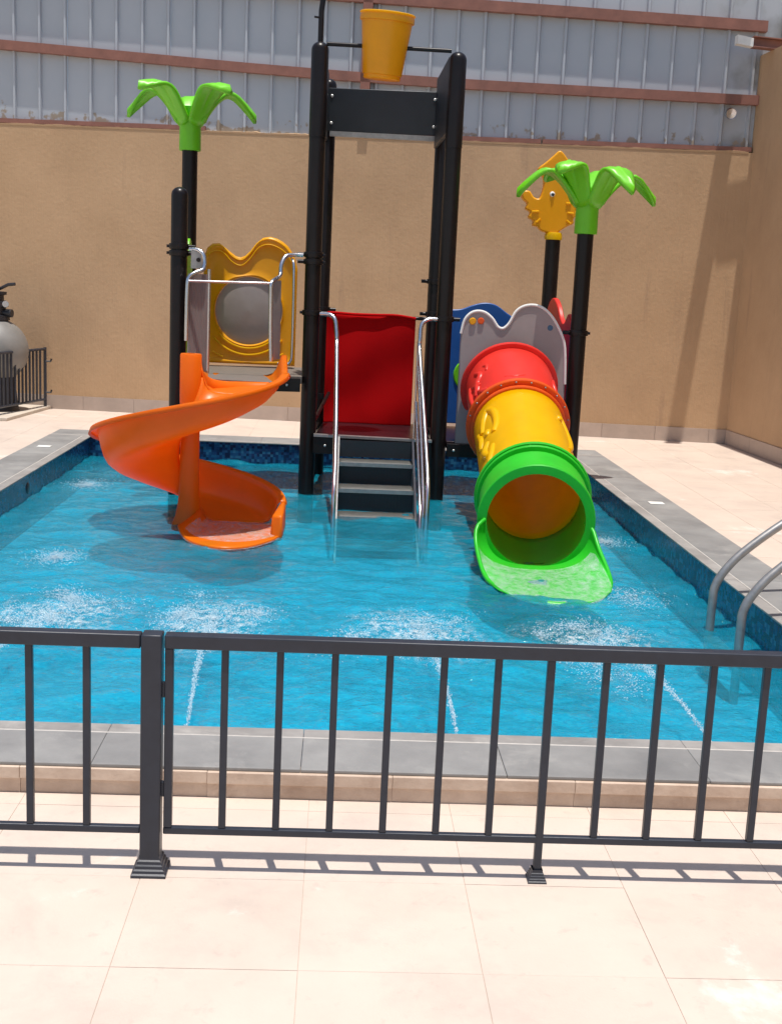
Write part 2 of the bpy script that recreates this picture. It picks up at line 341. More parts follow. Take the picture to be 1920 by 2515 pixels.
# ------------------------------------------------------------------ ground, deck
PX0, PX1, PY0, PY1 = -2.31, 2.15, 3.92, 11.30      # water basin
RX0, RX1, RY0, RY1 = -2.68, 2.52, 3.58, 11.72      # outer edge of the raised rim
def wall_y(x): return 14.356 - .103 * (x + 3.387)
g = MB(); B = 400
g.add([(-B, -B, -.014), (B, -B, -.014), (B, B, -.014), (-B, B, -.014), (RX0 + .05, RY0 + .05, -.014), (RX1 - .05, RY0 + .05, -.014), (RX1 - .05, RY1 - .05, -.014), (RX0 + .05, RY1 - .05, -.014)],
      [(0, 1, 5, 4), (1, 2, 6, 5), (2, 3, 7, 6), (3, 0, 4, 7)])
tag(build('ground', g, 'sand', smooth=0), kind='structure')
TS = .4395; GAP = .0010
deck = bpy.data.objects.new('deck', None); COL.objects.link(deck); deck['kind'] = 'structure'
bed = MB()
for a, b in (((-6.2, -2.5, -.0125), (RX0 - .004 + .02, 14.7, -.0018)), ((RX1 - .02, -2.5, -.0125), (4.5, 14.0, -.0018)),
             ((RX0 + .02, -2.5, -.0125), (RX1 - .02, RY0 + .01, -.0018)), ((RX0 + .02, RY1 - .01, -.0125), (RX1 - .02, 14.3, -.0018))):
    bed.box(a, b)
build('grout_bed', bed, 'grout', deck, smooth=0)
tile0 = build('tile', MB().box((GAP, GAP * .6, -.0085), (TS - GAP, TS - GAP * .6, 0)), 'tile', None, smooth=0)
tm = tile0.data; first = True; rest = MB()
def to_px(p):
    d = Vector(p) - Vector((0, 0, 1.6)); z = d.dot(fw)
    if z < .2: return None
    return 960 + 2971 * d.dot(rt2) / z, 1257 - 2971 * d.dot(up2) / z
for i in range(-14, 11):
    for j in range(-12, 29):
        x0 = -.489 + i * TS; y0 = 2.615 + j * TS; x1 = x0 + TS; y1 = y0 + TS
        if x0 < -6.2 or y0 < -2.4: continue
        bx0, bx1, by0, by1 = x0 + GAP, min(x1 - GAP, 4.42), y0 + GAP * .6, y1 - GAP * .6
        if bx0 > 4.38: continue
        by1 = min(by1, wall_y((x0 + x1) / 2) + .02)
        if by1 - by0 < .03: continue
        # clip against the pool rim
        cut = None
        if bx1 > RX0 and bx0 < RX1 and by1 > RY0 and by0 < RY1:
            if bx0 >= RX0 and bx1 <= RX1 and by0 >= RY0 and by1 <= RY1: continue
            rects = []
            if bx0 < RX0: rects.append((bx0, RX0 - .004, by0, by1))
            if bx1 > RX1: rects.append((RX1 + .004, bx1, by0, by1))
            xa, xb = max(bx0, RX0), min(bx1, RX1)
            if by0 < RY0 and xb - xa > .02: rects.append((xa, xb, by0, RY0 - .004))
            if by1 > RY1 and xb - xa > .02: rects.append((xa, xb, RY1 + .004, by1))
            rects = [r for r in rects if r[1] - r[0] > .02 and r[3] - r[2] > .02][:1] if len(rects) == 1 else rects
            cut = rects
        else: cut = [(bx0, bx1, by0, by1)]
        inview = False
        for r in cut:
            for q in ((r[0], r[2]), (r[1], r[2]), (r[0], r[3]), (r[1], r[3])):
                p = to_px((q[0], q[1], 0))
                if p and -60 < p[0] < 1980 and 0 < p[1] < 2560: inview = True
        for r in cut:
            if r[1] - r[0] < .02 or r[3] - r[2] < .02: continue
            dz = rng.normal() * .00025
            if not inview:
                rest.box((r[0], r[2], -.0085), (r[1], r[3], dz)); continue
            full = abs(r[1] - r[0] - (TS - 2 * GAP)) < 1e-3 and abs(r[3] - r[2] - (TS - 1.2 * GAP)) < 1e-3
            if full:
                if first: o = tile0; o.parent = deck; o.location = (x0, y0, dz); first = False
                else: o = share('tile', tile0, deck, (x0, y0, dz))
            else:
                o = build('tile', MB().box((r[0], r[2], -.0085), (r[1], r[3], dz)), 'tile', deck, smooth=0)
tag(build('outer_tiles', rest, 'tile', deck, smooth=0), kind='stuff')

# ------------------------------------------------------------------ pool
RIM = .10; WZ = -.09; FLOOR = -.33
pool = bpy.data.objects.new('pool', None); COL.objects.link(pool); pool['kind'] = 'structure'
fl = MB().box((PX0 - .1, PY0 - .1, FLOOR - .1), (PX1 + .1, PY1 + .1, FLOOR))
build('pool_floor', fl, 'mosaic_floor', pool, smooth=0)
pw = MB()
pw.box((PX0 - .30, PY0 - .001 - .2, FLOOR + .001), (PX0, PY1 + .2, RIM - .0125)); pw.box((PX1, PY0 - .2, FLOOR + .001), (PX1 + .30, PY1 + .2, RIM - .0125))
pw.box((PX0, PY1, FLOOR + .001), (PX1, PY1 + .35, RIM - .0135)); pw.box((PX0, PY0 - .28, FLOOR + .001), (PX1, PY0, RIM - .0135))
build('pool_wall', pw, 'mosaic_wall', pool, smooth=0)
NOS = .075; LIN = .009; OV = .012
# outer granite slabs, inner nosing pieces and the pale joint between them, along each side
def coping_run(axis, a0, a1, inner, outer, L=.62):
    s = 1 if outer > inner else -1
    n = max(1, round((a1 - a0) / L)); st = (a1 - a0) / n
    for k in range(n):
        p, q = a0 + k * st + .0005, a0 + (k + 1) * st - .0005
        dz = rng.normal() * .0006
        for nm, u0, u1, mm, z in (('coping_slab', inner + s * (NOS + LIN - OV), outer, 'granite', RIM + dz), ('coping_nosing', inner - s * OV, inner + s * (NOS - OV), 'granite_lip', RIM + dz - .001)):
            lo, hi = min(u0, u1), max(u0, u1)
            mb = MB().box((p, lo, RIM - .012), (q, hi, z)) if axis == 'x' else MB().box((lo, p, RIM - .012), (hi, q, z))
            build(nm, mb, mm, pool, bevel=.003, smooth=0)
    lo, hi = sorted((inner + s * (NOS - OV + .0005), inner + s * (NOS + LIN - OV - .0005)))
    mb = MB().box((a0, lo, RIM - .012), (a1, hi, RIM - .0015)) if axis == 'x' else MB().box((lo, a0, RIM - .012), (hi, a1, RIM - .0015))
    build('pale_joint', mb, 'paleline', pool, smooth=0)
coping_run('x', RX0, RX1, PY0, RY0)
coping_run('x', RX0, RX1, PY1, RY1)
coping_run('y', PY0 - NOS + OV + .003 + .07, PY1 + OV - .003 - .02, PX0, RX0)
coping_run('y', PY0 - NOS + OV + .003 + .07, PY1 + OV - .003 - .02, PX1, RX1)
# riser facing the camera (and the other three sides), stone pieces with a thin projecting ledge under the coping
def riser_run(axis, a0, a1, face, sgn):
    n = round((a1 - a0) / .6); st = (a1 - a0) / n
    for k in range(n):
        p, q = a0 + k * st + .0004, a0 + (k + 1) * st - .0004
        j = rng.normal() * .0012
        lo, hi = sorted((face + sgn * (.0 + j), face - sgn * .05))
        mb = MB().box((p, lo, -.01), (q, hi, RIM - .052)) if axis == 'x' else MB().box((lo, p, -.01), (hi, q, RIM - .052))
        build('riser_stone', mb, 'riser', pool, smooth=0)
        lo, hi = sorted((face + sgn * (.012 + j), face - sgn * .05))
        mb = MB().box((p, lo, RIM - .051), (q, hi, RIM - .0125)) if axis == 'x' else MB().box((lo, p, RIM - .051), (hi, q, RIM - .0125))
        build('riser_ledge', mb, 'riser', pool, bevel=.002, smooth=0)
riser_run('x', RX0, RX1, RY0, -1)
for ax, a0, a1, face, sg in (('x', RX0, RX1, RY1, 1), ('y', RY0 + .052, RY1 - .052, RX0, -1), ('y', RY0 + .052, RY1 - .052, RX1, 1)):
    lo, hi = sorted((face, face - sg * .05))
    mb = MB().box((a0, lo, -.01), (a1, hi, RIM - .0125)) if ax == 'x' else MB().box((lo, a0, -.01), (hi, a1, RIM - .0125))
    build('rim_side', mb, 'riser', pool, smooth=0)
core = MB()
core.box((RX0 + .052, RY0 + .052, FLOOR), (RX1 - .052, PY0 - .282, RIM - .0145)) if PY0 - .282 > RY0 + .052 else None
core.box((RX0 + .06, PY1 + .352, -.3), (RX1 - .06, RY1 - .06, RIM - .0145))
build('rim_core', core, 'grout', pool, smooth=0)
# white plates let into the side copings and an inlet in the left wall
for x, y in ((-2.53, 10.47), (2.37, 8.76)):
    build('white_plate', MB().box((x - .055, y - .045, RIM + .001), (x + .055, y + .045, RIM + .006)), 'white', pool, bevel=.002)
mb = MB().lathe((PX0 + .001, 9.04, -.015), [(0, .006), (.035, .006), (.045, 0)], 20, (1, 0, 0)); build('wall_inlet', mb, 'pumpblack', pool)

# water: a really rippled sheet
JETS = [(-1.36, 5.86), (-.59, 5.80), (.43, 5.74), (1.27, 5.68)]
FROTH = [(-1.66, 7.13, 'pale round patch of froth left of the orange spiral slide'), (-2.0, 9.7, 'small froth patch in the far left corner of the pool'),
         (1.86, 8.2, 'froth patch beside the right wall of the pool, right of the green chute'), (1.72, 6.62, 'froth patch between the green chute tip and the pool ladder')]
nx, ny = 340, 560
X, Y = np.meshgrid(np.linspace(PX0, PX1, nx), np.linspace(PY0, PY1, ny))
def waves(X, Y):
    Z = np.zeros_like(X); r = np.random.default_rng(3)
    for k in range(70):
        lam = .10 * (1.05 ** k) if k < 34 else r.uniform(.08, .5)
        lam = min(lam, .7); a = r.uniform(0, 2 * PI); ph = r.uniform(0, 2 * PI)
        kx, ky = 2 * PI / lam * math.cos(a) * .8, 2 * PI / lam * math.sin(a) * 1.15
        Z += .011 * lam * np.sin(kx * X + ky * Y + ph + .8 * np.sin(1.3 * X + .9 * Y + k))
    Z *= .36
    for (cx, cy), amp, wd in [((a, b), .012, .55) for a, b in JETS] + [((a, b), .010, .25) for a, b, _ in FROTH] + [((-.75, 7.6), .005, .5), ((1.35, 6.8), .007, .5), ((.3, 8.3), .004, .5), ((.25, 4.6), .006, .8)]:
        d = np.hypot(X - cx, (Y - cy)); Z += amp * np.exp(-(d / wd) ** 2) * np.sin(d * 55 + 2.2 * np.sin(np.arctan2(Y - cy, X - cx) * 3 + X * 9)) * (.5 + .5 * np.sin(X * 23 + Y * 17))
    return Z
Z = WZ + waves(X, Y)
vs = np.stack([X, Y, Z], -1).reshape(-1, 3)
ii, jj = np.meshgrid(np.arange(ny - 1), np.arange(nx - 1), indexing='ij'); q = (ii * nx + jj).ravel()
fs = np.stack([q, q + 1, q + nx + 1, q + nx], -1)
me = bpy.data.meshes.new('water'); me.vertices.add(len(vs)); me.vertices.foreach_set('co', vs.astype(np.float32).ravel())
me.loops.add(fs.size); me.loops.foreach_set('vertex_index', fs.ravel().astype(np.int32)); me.polygons.add(len(fs))
me.polygons.foreach_set('loop_start', (np.arange(len(fs)) * 4).astype(np.int32)); me.polygons.foreach_set('use_smooth', [True] * len(fs))
me.update(); me.validate(); me.materials.append(MT['water'])
wat = bpy.data.objects.new('water', me); COL.objects.link(wat); wat['kind'] = 'structure'

# ------------------------------------------------------------------ back wall
WL, WR = -9.0, 4.40
WTOP = 3.20
bw = empty('garden_wall', 'tan textured rendered wall across the back of the yard with a stone skirting', 'wall', (0, wall_y(0), 0))
def on_wall(x, off, z): # off: towards camera
    c, s = math.cos(math.atan(.103)), math.sin(math.atan(.103)); return (x - off * s, wall_y(x) - off * c, z)
def wall_box(mb, x0, x1, o0, o1, z0, z1):
    P = [on_wall(x0, o1, z0), on_wall(x1, o1, z0), on_wall(x1, o0, z0), on_wall(x0, o0, z0), on_wall(x0, o1, z1), on_wall(x1, o1, z1), on_wall(x1, o0, z1), on_wall(x0, o0, z1)]
    return mb.hexa(P)
build('render_face', wall_box(MB(), WL, WR + .2, -.2, 0, -.3, WTOP), 'wall', bw, smooth=0)
x = WL
while x < WR - .02:
    x1 = min(x + .6, WR - .005); j = rng.normal() * .0008
    build('skirting_tile', wall_box(MB(), x + .0015, x1 - .0015, .001, .014 + j, .002, .16), 'skirt', bw, smooth=0); x += .6
# rough mortar lip along the wall top
mb = MB(); xs = np.arange(WL, WR, .05); P = []
for x in xs:
    h = .012 + .03 * abs(noise.noise((x * 2.3, 1, 0))) + .02 * abs(noise.noise((x * 9, 3, 0)))
    P.append([on_wall(x, .004, WTOP - .01), on_wall(x, .006, WTOP + h * .5), on_wall(x, -.05, WTOP + h), on_wall(x, -.1, WTOP)])
build('mortar_lip', mb.grid(P), 'wall', bw)

# right hand wall
rw = empty('side_wall', 'taller tan rendered wall at the right running towards the camera', 'wall', (WR, 11, 0))
def rx(y): return 4.40 + .045 * (13.5 - y)
def rbox(mb, y0, y1, o0, o1, z0, z1): # o towards pool (−x)
    return mb.hexa([(rx(y0) - o1, y0, z0), (rx(y0) - o0, y0, z0), (rx(y1) - o0, y1, z0), (rx(y1) - o1, y1, z0), (rx(y0) - o1, y0, z1), (rx(y0) - o0, y0, z1), (rx(y1) - o0, y1, z1), (rx(y1) - o1, y1, z1)])
build('render_face', rbox(MB(), -1, 13.62, -.22, 0, -.3, 4.22), 'wall', rw, smooth=0)
y = -1.0
while y < 13.4:
    y1 = min(y + .6, 13.53)
    build('skirting_tile', rbox(MB(), y + .0015, y1 - .0015, .001, .014 + rng.normal() * .0008, .002, .16), 'skirt', rw, smooth=0); y += .6

# ------------------------------------------------------------------ metal cladding above the back wall
cl = empty('metal_cladding', 'grey ribbed metal sheeting with red steel rails above the tan wall', 'cladding', (0, wall_y(0) + .1, WTOP))
PIT = .29; OFFS = -.06
def sheet(x0, nr):
    prof = []
    for k in range(nr):
        b = x0 + k * PIT
        prof += [(b + .02, 0), (b + PIT - .042, 0), (b + PIT - .026, .034), (b + PIT - .004, .034)]
        prof += [(b + PIT + .008, 0)] if k < nr - 1 else [(b + PIT + .008, .006)]
    prof = [(x0 + .008, .0)] + prof
    zs = [WTOP - .1, 3.9, 4.6, 5.3]
    P = [[on_wall(px, OFFS + po, z) for px, po in prof] for z in zs]
    return MB().grid(P)
x = WL; 
while x < 4.35:
    n = 4 if x + 4 * PIT < 4.45 else max(1, int((4.45 - x) / PIT))
    o = build('metal_sheet', sheet(x, n), 'sheet', cl, smooth=0); x += n * PIT
def rail(zf, x0, x1, h=.10, pr=.095, name='steel_rail'):
    xs = [x0 + (x1 - x0) * i / 12 for i in range(13)]
    P = []
    for x in xs:
        z = zf(x); P.append([on_wall(x, -.058, z + h / 2), on_wall(x, .030, z + h / 2), on_wall(x, .030, z - h / 2), on_wall(x, -.058, z - h / 2)])
    mb = MB().grid(P + []); mb.grid([[r[3], r[0]] for r in P])
    return build(name, mb, 'rust', cl, smooth=0)
rail(lambda x: np.interp(x, [-9, -3.94, -.54, 1.23, 4.5], [4.30, 4.05, 3.86, 3.805, 3.745]), WL, 4.42)
rail(lambda x: np.interp(x, [-9, .59, 4.6], [5.0, 4.655, 4.50]), WL, 4.42, h=.11)
# bottom angle, broken where mortar covers it
for a, b in ((WL, -1.62), (-.42, -.16), (-.10, .62), (.72, 2.1), (2.12, 4.38)):
    build('bottom_angle', wall_box(MB(), a, b, -.058, -.004, WTOP + .012, WTOP + .06), 'rust', cl, smooth=0)
build('steel_column', wall_box(MB(), .095, .20, -.058, .030, WTOP + .02, 5.3), 'rust', cl, smooth=0)

# lamp on the cladding
lp = empty('wall_lamp', 'small round silver lamp on the metal sheeting at the upper right', 'lamp', on_wall(4.1, .02, 3.61))
c = Vector(on_wall(4.10, .0, 3.61)); ax = Vector((-.1, -.95, -.2))
build('lamp_bracket', MB().tube([on_wall(4.10, -.06, 3.63), on_wall(4.10, .07, 3.62)], .014, 8), 'greysteel', lp)
build('lamp_head', MB().lathe(c + ax * .06, [(0, 0), (.045, 0), (.06, .04), (.055, .09), (.05, .08), (0, .075)], 18, ax), 'steel', lp)

# steel beam end poking in at the top right, over the side wall
bm_ = empty('steel_beam', 'rusty pink steel channel with a pale capped end on top of the right wall', 'beam', (4.2, 13.4, 4.25))
Pb = []
def beam_pt(u, dy, dz): return (4.02 + u, 13.30 - .05 * u + dy, 4.30 - .06 * u + dz)
mb = MB()
mb.hexa([beam_pt(.17, -.06, -.055), beam_pt(.95, -.06, -.055), beam_pt(.95, .06, -.055), beam_pt(.17, .06, -.055), beam_pt(.17, -.06, -.045), beam_pt(.95, -.06, -.045), beam_pt(.95, .06, -.045), beam_pt(.17, .06, -.045)])
mb.hexa([beam_pt(.17, -.06, .045), beam_pt(.95, -.06, .045), beam_pt(.95, .06, .045), beam_pt(.17, .06, .045), beam_pt(.17, -.06, .055), beam_pt(.95, -.06, .055), beam_pt(.95, .06, .055), beam_pt(.17, .06, .055)])
mb.hexa([beam_pt(.17, .0, -.044), beam_pt(.95, .0, -.044), beam_pt(.95, .012, -.044), beam_pt(.17, .012, -.044), beam_pt(.17, .0, .044), beam_pt(.95, .0, .044), beam_pt(.95, .012, .044), beam_pt(.17, .012, .044)])
build('channel', mb, 'rust', bm_, smooth=0)
build('end_cap', MB().hexa([beam_pt(0, -.05, -.04), beam_pt(.168, -.05, -.055), beam_pt(.168, .05, -.055), beam_pt(0, .05, -.04), beam_pt(0, -.05, .05), beam_pt(.168, -.05, .03), beam_pt(.168, .05, .03), beam_pt(0, .05, .05)]), 'white', bm_, smooth=0)
# unseen beam added above the frame to cast the slanting streak on the back wall
cb = MB(); P = []
for (x, y) in ((4.19, 13.42), (3.92, 12.60)):
    P.append((x, y))
(ax0, ay0), (ax1, ay1) = P; w2 = .085
cb.hexa([(ax1 - w2, ay1, 4.95), (ax1 + w2, ay1, 4.95), (ax0 + w2, ay0, 4.95), (ax0 - w2, ay0, 4.95), (ax1 - w2, ay1, 5.1), (ax1 + w2, ay1, 5.1), (ax0 + w2, ay0, 5.1), (ax0 - w2, ay0, 5.1)])
o = build('shadow_beam', cb, 'rust', None, smooth=0); tag(o, 'unseen red steel beam added high in the right corner to cast the streak on the back wall', 'beam')

# ------------------------------------------------------------------ front fence
FY = 3.09
fn = empty('metal_fence', 'low charcoal metal railing in front of the pool', 'fence', (-.467, FY, 0))
LX0, LX1, R0, R1 = -2.2, -.497, -.437, 2.3
build('top_rail', MB().box((LX0, FY - .02, .636), (LX1 - .0, FY + .02, .674)), 'fence', fn, bevel=.004)
build('top_rail', MB().box((R0 + .002, FY - .02, .637), (R1, FY + .02, .675)), 'fence', fn, bevel=.004)
build('bottom_rail', MB().box((LX0, FY - .01, .112), (LX1, FY + .01, .132)), 'fence', fn, bevel=.003)
build('bottom_rail', MB().box((R0 + .002, FY - .01, .112), (R1, FY + .01, .132)), 'fence', fn, bevel=.003)
build('post', MB().box((-.495, FY - .027, .0), (-.441, FY + .027, .6755)), 'fence', fn, bevel=.004)
build('end_stile', MB().box((-.434, FY - .012, .133), (-.412, FY + .012, .636)), 'fence', fn, bevel=.002)
for z in (.24, .52):
    build('hinge', MB().box((-.4405, FY - .008, z - .02), (-.4345, FY + .008, z + .02)), 'fence', fn)
bars = [-.79 - .1475 * k for k in range(0, 9)] + [-.64] + [-.277 + .1454 * k for k in range(0, 18)]
bar0 = None
for bx in bars:
    if abs(bx - .591) < .01: continue
    if bar0 is None:
        bar0 = build('bar', MB().box((bx - .0095, FY - .0095, .1325), (bx + .0095, FY + .0095, .6365)), 'fence', fn, bevel=.002); b0x = bx
    else:
        c = bar0.copy(); COL.objects.link(c); c.location = bar0.location + Vector((bx - b0x, 0, 0))
lg = build('thin_post', MB().box((.591 - .0105, FY - .0105, 0), (.591 + .0105, FY + .0105, .6365)), 'fence', fn, bevel=.002)
def foot(cx, w, hk=1.0):
    prof = [(w, 0), (w, .009), (w * .90, .013), (w * .88, .021), (w * .79, .025), (w * .77, .034), (w * .69, .038), (w * .67, .047), (w * .58, .051), (w * .565, .066)]
    mb = MB(); rings = [[(cx + a * r * 1.0, FY + b * r, h * hk) for a, b in ((-1, -1), (1, -1), (1, 1), (-1, 1))] for r, h in prof]
    for i in range(len(rings) - 1):
        for k in range(4):
            mb.add([rings[i][k], rings[i][(k + 1) % 4], rings[i + 1][(k + 1) % 4], rings[i + 1][k]], [(0, 1, 2, 3)])
    return mb
build('post_base', foot(-.468, .047, .88), 'fence', fn, smooth=0)
build('post_base', foot(.591, .026, .55), 'fence', fn, smooth=0)

# ------------------------------------------------------------------ water play structure
pg = empty('water_playground', 'black post water playground with spiral slide, tube slide, stairs and yellow bucket in the pool', 'playground', (.2, 9.9, FLOOR))
PA = (-.25, 9.73); PB = (.795, 9.62); PC = (-.19, 10.78); PD = (.79, 10.70)
LA = (-1.265, 9.48); LB = (-1.315, 10.45)
RA = (1.85, 9.56); RB = (1.775, 10.6)
R_ = .0635
def post(p, top, dome=True, sleeve=None):
    prof = [(R_ + .0, FLOOR)]
    if sleeve: prof += [(R_, sleeve), (R_ + .003, sleeve), (R_ + .003, top - .06)]
    else: prof += [(R_, top - .06)]
    e = prof[-1][0]
    if dome: prof += [(e * math.cos(a) , top - .06 + .06 * math.sin(a)) for a in [k * PI / 12 for k in range(1, 7)]]
    else: prof += [(e, top), (0, top)]
    return build('post', MB().lathe((p[0], p[1], 0), prof, 28), 'black', pg)
post(PA, 3.40, sleeve=2.70); post(PB, 3.36, sleeve=2.66); post(PC, 3.30); post(PD, 3.28); post(LA, 2.26); post(LB, 2.66, False); post(RA, 2.08, False); post(RB, 2.07, False)
for p, top in ((PA, 3.40), (PB, 3.36), (LA, 2.26)):
    pass
def clamp(p, z, ang=None, n=1):
    mb = MB().lathe((p[0], p[1], z), [(R_ + .001, -.022), (R_ + .012, -.02), (R_ + .014, 0), (R_ + .012, .02), (R_ + .001, .022)], 24)
    if ang is not None:
        for a in ([ang] if not isinstance(ang, (list, tuple)) else ang):
            d = Vector((math.cos(a), math.sin(a), 0))
            c = Vector((p[0], p[1], z)); mb.tube([c + d * (R_ + .008), c + d * (R_ + .06)], .016, 10)
            s = Vector((-d.y, d.x, 0)); mb.tube([c - d * (R_ + .005) - s * .0, c - d * (R_ + .03)], .011, 8)
    return build('clamp', mb, 'black', pg)
clamp(LA, 1.82, 0); clamp(LA, 1.77, 0); clamp(PA, 1.81, PI); clamp(PA, 1.755, PI); clamp(PA, 1.36, [0]); clamp(PB, 1.36, [PI, 0]); clamp(PD, 1.37, PI); clamp(PC, 1.37, 0); clamp(RA, 1.30, [PI]); clamp(PD, 1.65, PI)
# platforms
def platform(corners, z, m, th=.06, name='platform'):
    a, b, c, d = corners
    mb = MB().hexa([(*a, z - th), (*b, z - th), (*c, z - th), (*d, z - th), (*a, z), (*b, z), (*c, z), (*d, z)])
    return build(name, mb, m, pg, bevel=.004)
platform([(-.19, 9.70), (.735, 9.60), (.73, 10.68), (-.13, 10.76)], .40, 'deck')
platform([(-1.20, 9.52), (-.31, 9.66), (-.25, 10.70), (-1.25, 10.45)], .86, 'plank')
platform([(.86, 9.58), (1.79, 9.56), (1.72, 10.60), (.85, 10.66)], .40, 'deck')
def beam(a, b, z0, z1, t=.02, m='black', name='frame_beam', bolts=()):
    a = Vector((*a, 0)); b = Vector((*b, 0)); d = (b - a).normalized(); s = Vector((-d.y, d.x, 0)) * t
    P = [a - s, b - s, b + s, a + s]
    mb = MB().hexa([(p.x, p.y, z0) for p in P] + [(p.x, p.y, z1) for p in P]); o = build(name, mb, m, pg, bevel=.003)
    for k in bolts:
        c = a.lerp(b, k); c = Vector((c.x, c.y, (z0 + z1) / 2)) - Vector((-d.y, d.x, 0)) * (t + .001)
        build('bolt', MB().sphere(c, .010, (1, .6, 1), 8, 6), 'bolt', o)
    return o
beam((-.20, 9.66), (.74, 9.56), .25, .385, .015, bolts=(.10, .38, .57, .76))
build('edge_strip', MB().hexa([(-.20, 9.635, .386), (.74, 9.535, .386), (.74, 9.60, .386), (-.20, 9.70, .386), (-.20, 9.635, .405), (.74, 9.535, .405), (.74, 9.60, .405), (-.20, 9.70, .405)]), 'greysteel', pg)
beam((-1.21, 9.46), (-.32, 9.62), .74, .845, .015, bolts=(.80, .88))
beam((.86, 9.545), (1.79, 9.52), .28, .385, .015, bolts=(.06, .94))
beam((-1.26, 9.56), (-1.30, 10.38), .74, .845, .015)
beam((-.22, 9.80), (-.19, 10.70), .30, .385, .015); beam((.795, 9.70), (.79, 10.62), .30, .385, .015)
beam((-.13, 10.79), (.73, 10.72), .30, .385, .015)
build('brace', MB().tube([(-.20, 9.80, .50), (-.10, 10.5, .66)], .016, 8), 'black', pg)
build('brace', MB().box((-.19, 10.60, .60), (-.09, 10.63, .645)), 'black', pg)

# head frame round the bucket
def panel_box(a, b, z0, z1, t, m='blackpanel', name='head_panel'):
    a = Vector((*a, 0)); b = Vector((*b, 0)); d = (b - a).normalized(); s = Vector((-d.y, d.x, 0)) * t
    P = [a - s, b - s, b + s, a + s]
    return build(name, MB().hexa([(p.x, p.y, z0) for p in P] + [(p.x, p.y, z1) for p in P]), m, pg, bevel=.006)
bp_ = panel_box((-.19, 10.71), (.735, 10.63), 2.86, 3.215, .012)
for u, z in ((.03, 3.15), (.03, 2.93), (.965, 3.15), (.965, 2.93)):
    x = -.19 + u * .925; build('bolt', MB().sphere((x, 10.71 - .08 * u - .014, z), .013, (1, .5, 1), 10, 6), 'bolt', bp_)
panel_box((.742, 9.64), (.728, 10.66), 2.76, 3.325, .014)
panel_box((-.225, 9.80), (-.205, 10.70), 2.78, 3.325, .014)
build('lower_strip', MB().box((-.17, 10.62, 2.815), (.72, 10.66, 2.856)), 'greysteel', pg)
# bucket on its rod
bk_ang = math.radians(4)
axz = 3.385
rod = build('bucket_rod', MB().tube([(-.25 + .05, 9.724, axz), (.795 - .05, 9.63, axz - .02)], .016, 12), 'black', pg)
bc = Vector((.238, 9.68, 3.375)); up_ = Vector((math.sin(bk_ang) * .8, -.10, 1)).normalized()
prof = [(0, -.235), (.135, -.235), (.142, -.228), (.142, -.205), (.150, -.200), (.192, .175), (.206, .178), (.207, .205), (.200, .232), (.188, .232), (.184, .20), (.176, .17), (.136, -.205), (0, -.21)]
bkt = build('bucket', MB().lathe(bc, prof, 40, up_), 'amber', pg)
build('bucket_lip', MB().lathe(bc, [(.203, .226), (.210, .229), (.211, .237), (.204, .241), (.190, .238), (.190, .230)], 40, up_), 'yellow', bkt)
# water feed pipe rising from the left tower post
fp = build('feed_pipe', MB().tube([(-.25, 9.73, 3.38), (-.25, 9.73, 3.62), (-.235, 9.73, 3.75), (-.235, 9.73, 4.6)], .021, 12), 'black', pg)
build('tap', MB().tube([(-.235, 9.73, 3.57), (-.30, 9.70, 3.57)], .008, 8), 'black', fp)
# red sheet hung across the back of the tower
mb = MB(); P = []
for i in range(41):
    u = i / 40; row = []
    for j in range(31):
        v = j / 30
        x = -.135 + u * (.760 + .0 * v) ; z = 1.335 - v * .955 + .012 * math.sin(u * 9 + 1) * (1 - v) + (.02 * math.exp(-((u - .42) / .2) ** 2)) * (1 - v)
        x += .015 * v * (-1 if u < .5 else 1) * 0
        y = 10.60 - .06 * u + .007 * math.sin(u * 13 + v * 2) * (.3 + v) + .008 * math.sin(v * 9 + u * 4) - .06 * max(0, (.10 - u) / .10) ** 1.5 
        row.append((x, y, z))
    P.append(row)
cloth = build('red_sheet', mb.grid(P), 'cloth', pg, solid=.006, smooth=60)
build('sheet_bar', MB().tube([(-.13, 10.66, 1.32), (.73, 10.60, 1.33)], .016, 10), 'black', pg)
hem = MB(); hem.tube([(-.135 + .760 * i / 20, 10.59 - .06 * i / 20, 1.335 + .012 * math.sin(i / 20 * 9 + 1) + .02 * math.exp(-((i / 20 - .42) / .2) ** 2)) for i in range(21)], .012, 8)
build('hem', hem, 'cloth', cloth)

# stairs
st = build('stair_stringer', MB().hexa([(-.005, 8.25, -.50), (.01, 8.25, -.50), (.01, 9.60, .24), (-.005, 9.60, .24), (-.005, 8.25, -.34), (.01, 8.25, -.34), (.01, 9.60, .40), (-.005, 9.60, .40)]), 'greysteel', pg)
st2 = build('stair_stringer', MB().hexa([(.583, 8.25, -.50), (.598, 8.25, -.50), (.598, 9.56, .24), (.583, 9.56, .24), (.583, 8.25, -.34), (.598, 8.25, -.34), (.598, 9.56, .40), (.583, 9.56, .40)]), 'greysteel', pg)
steps = [(9.30, .235), (9.02, .075), (8.74, -.085), (8.46, -.245), (8.25, -.40)]
for k, (y, z) in enumerate(steps):
    # tread with a gently scalloped back edge, light nosing in front
    mb = MB(); P0 = []; P1 = []
    for i in range(25):
        u = i / 24; x = .012 + u * .569; s = .012 * abs(math.sin(u * PI * 3)) 
        P0.append((x, y, z)); P1.append((x, y + .20 + s, z + .006))
    top = MB().grid([P0, P1]); t = build('tread', top, 'tread', pg, solid=.018, smooth=30)
    build('nosing', MB().box((.012, y - .008, z - .026), (.581, y - .001, z + .004)), 'greysteel', t)
    riser = build('riser_panel', MB().box((.012, y + .015, z - .165), (.581, y + .021, z - .019)), 'blackpanel', pg, smooth=0)
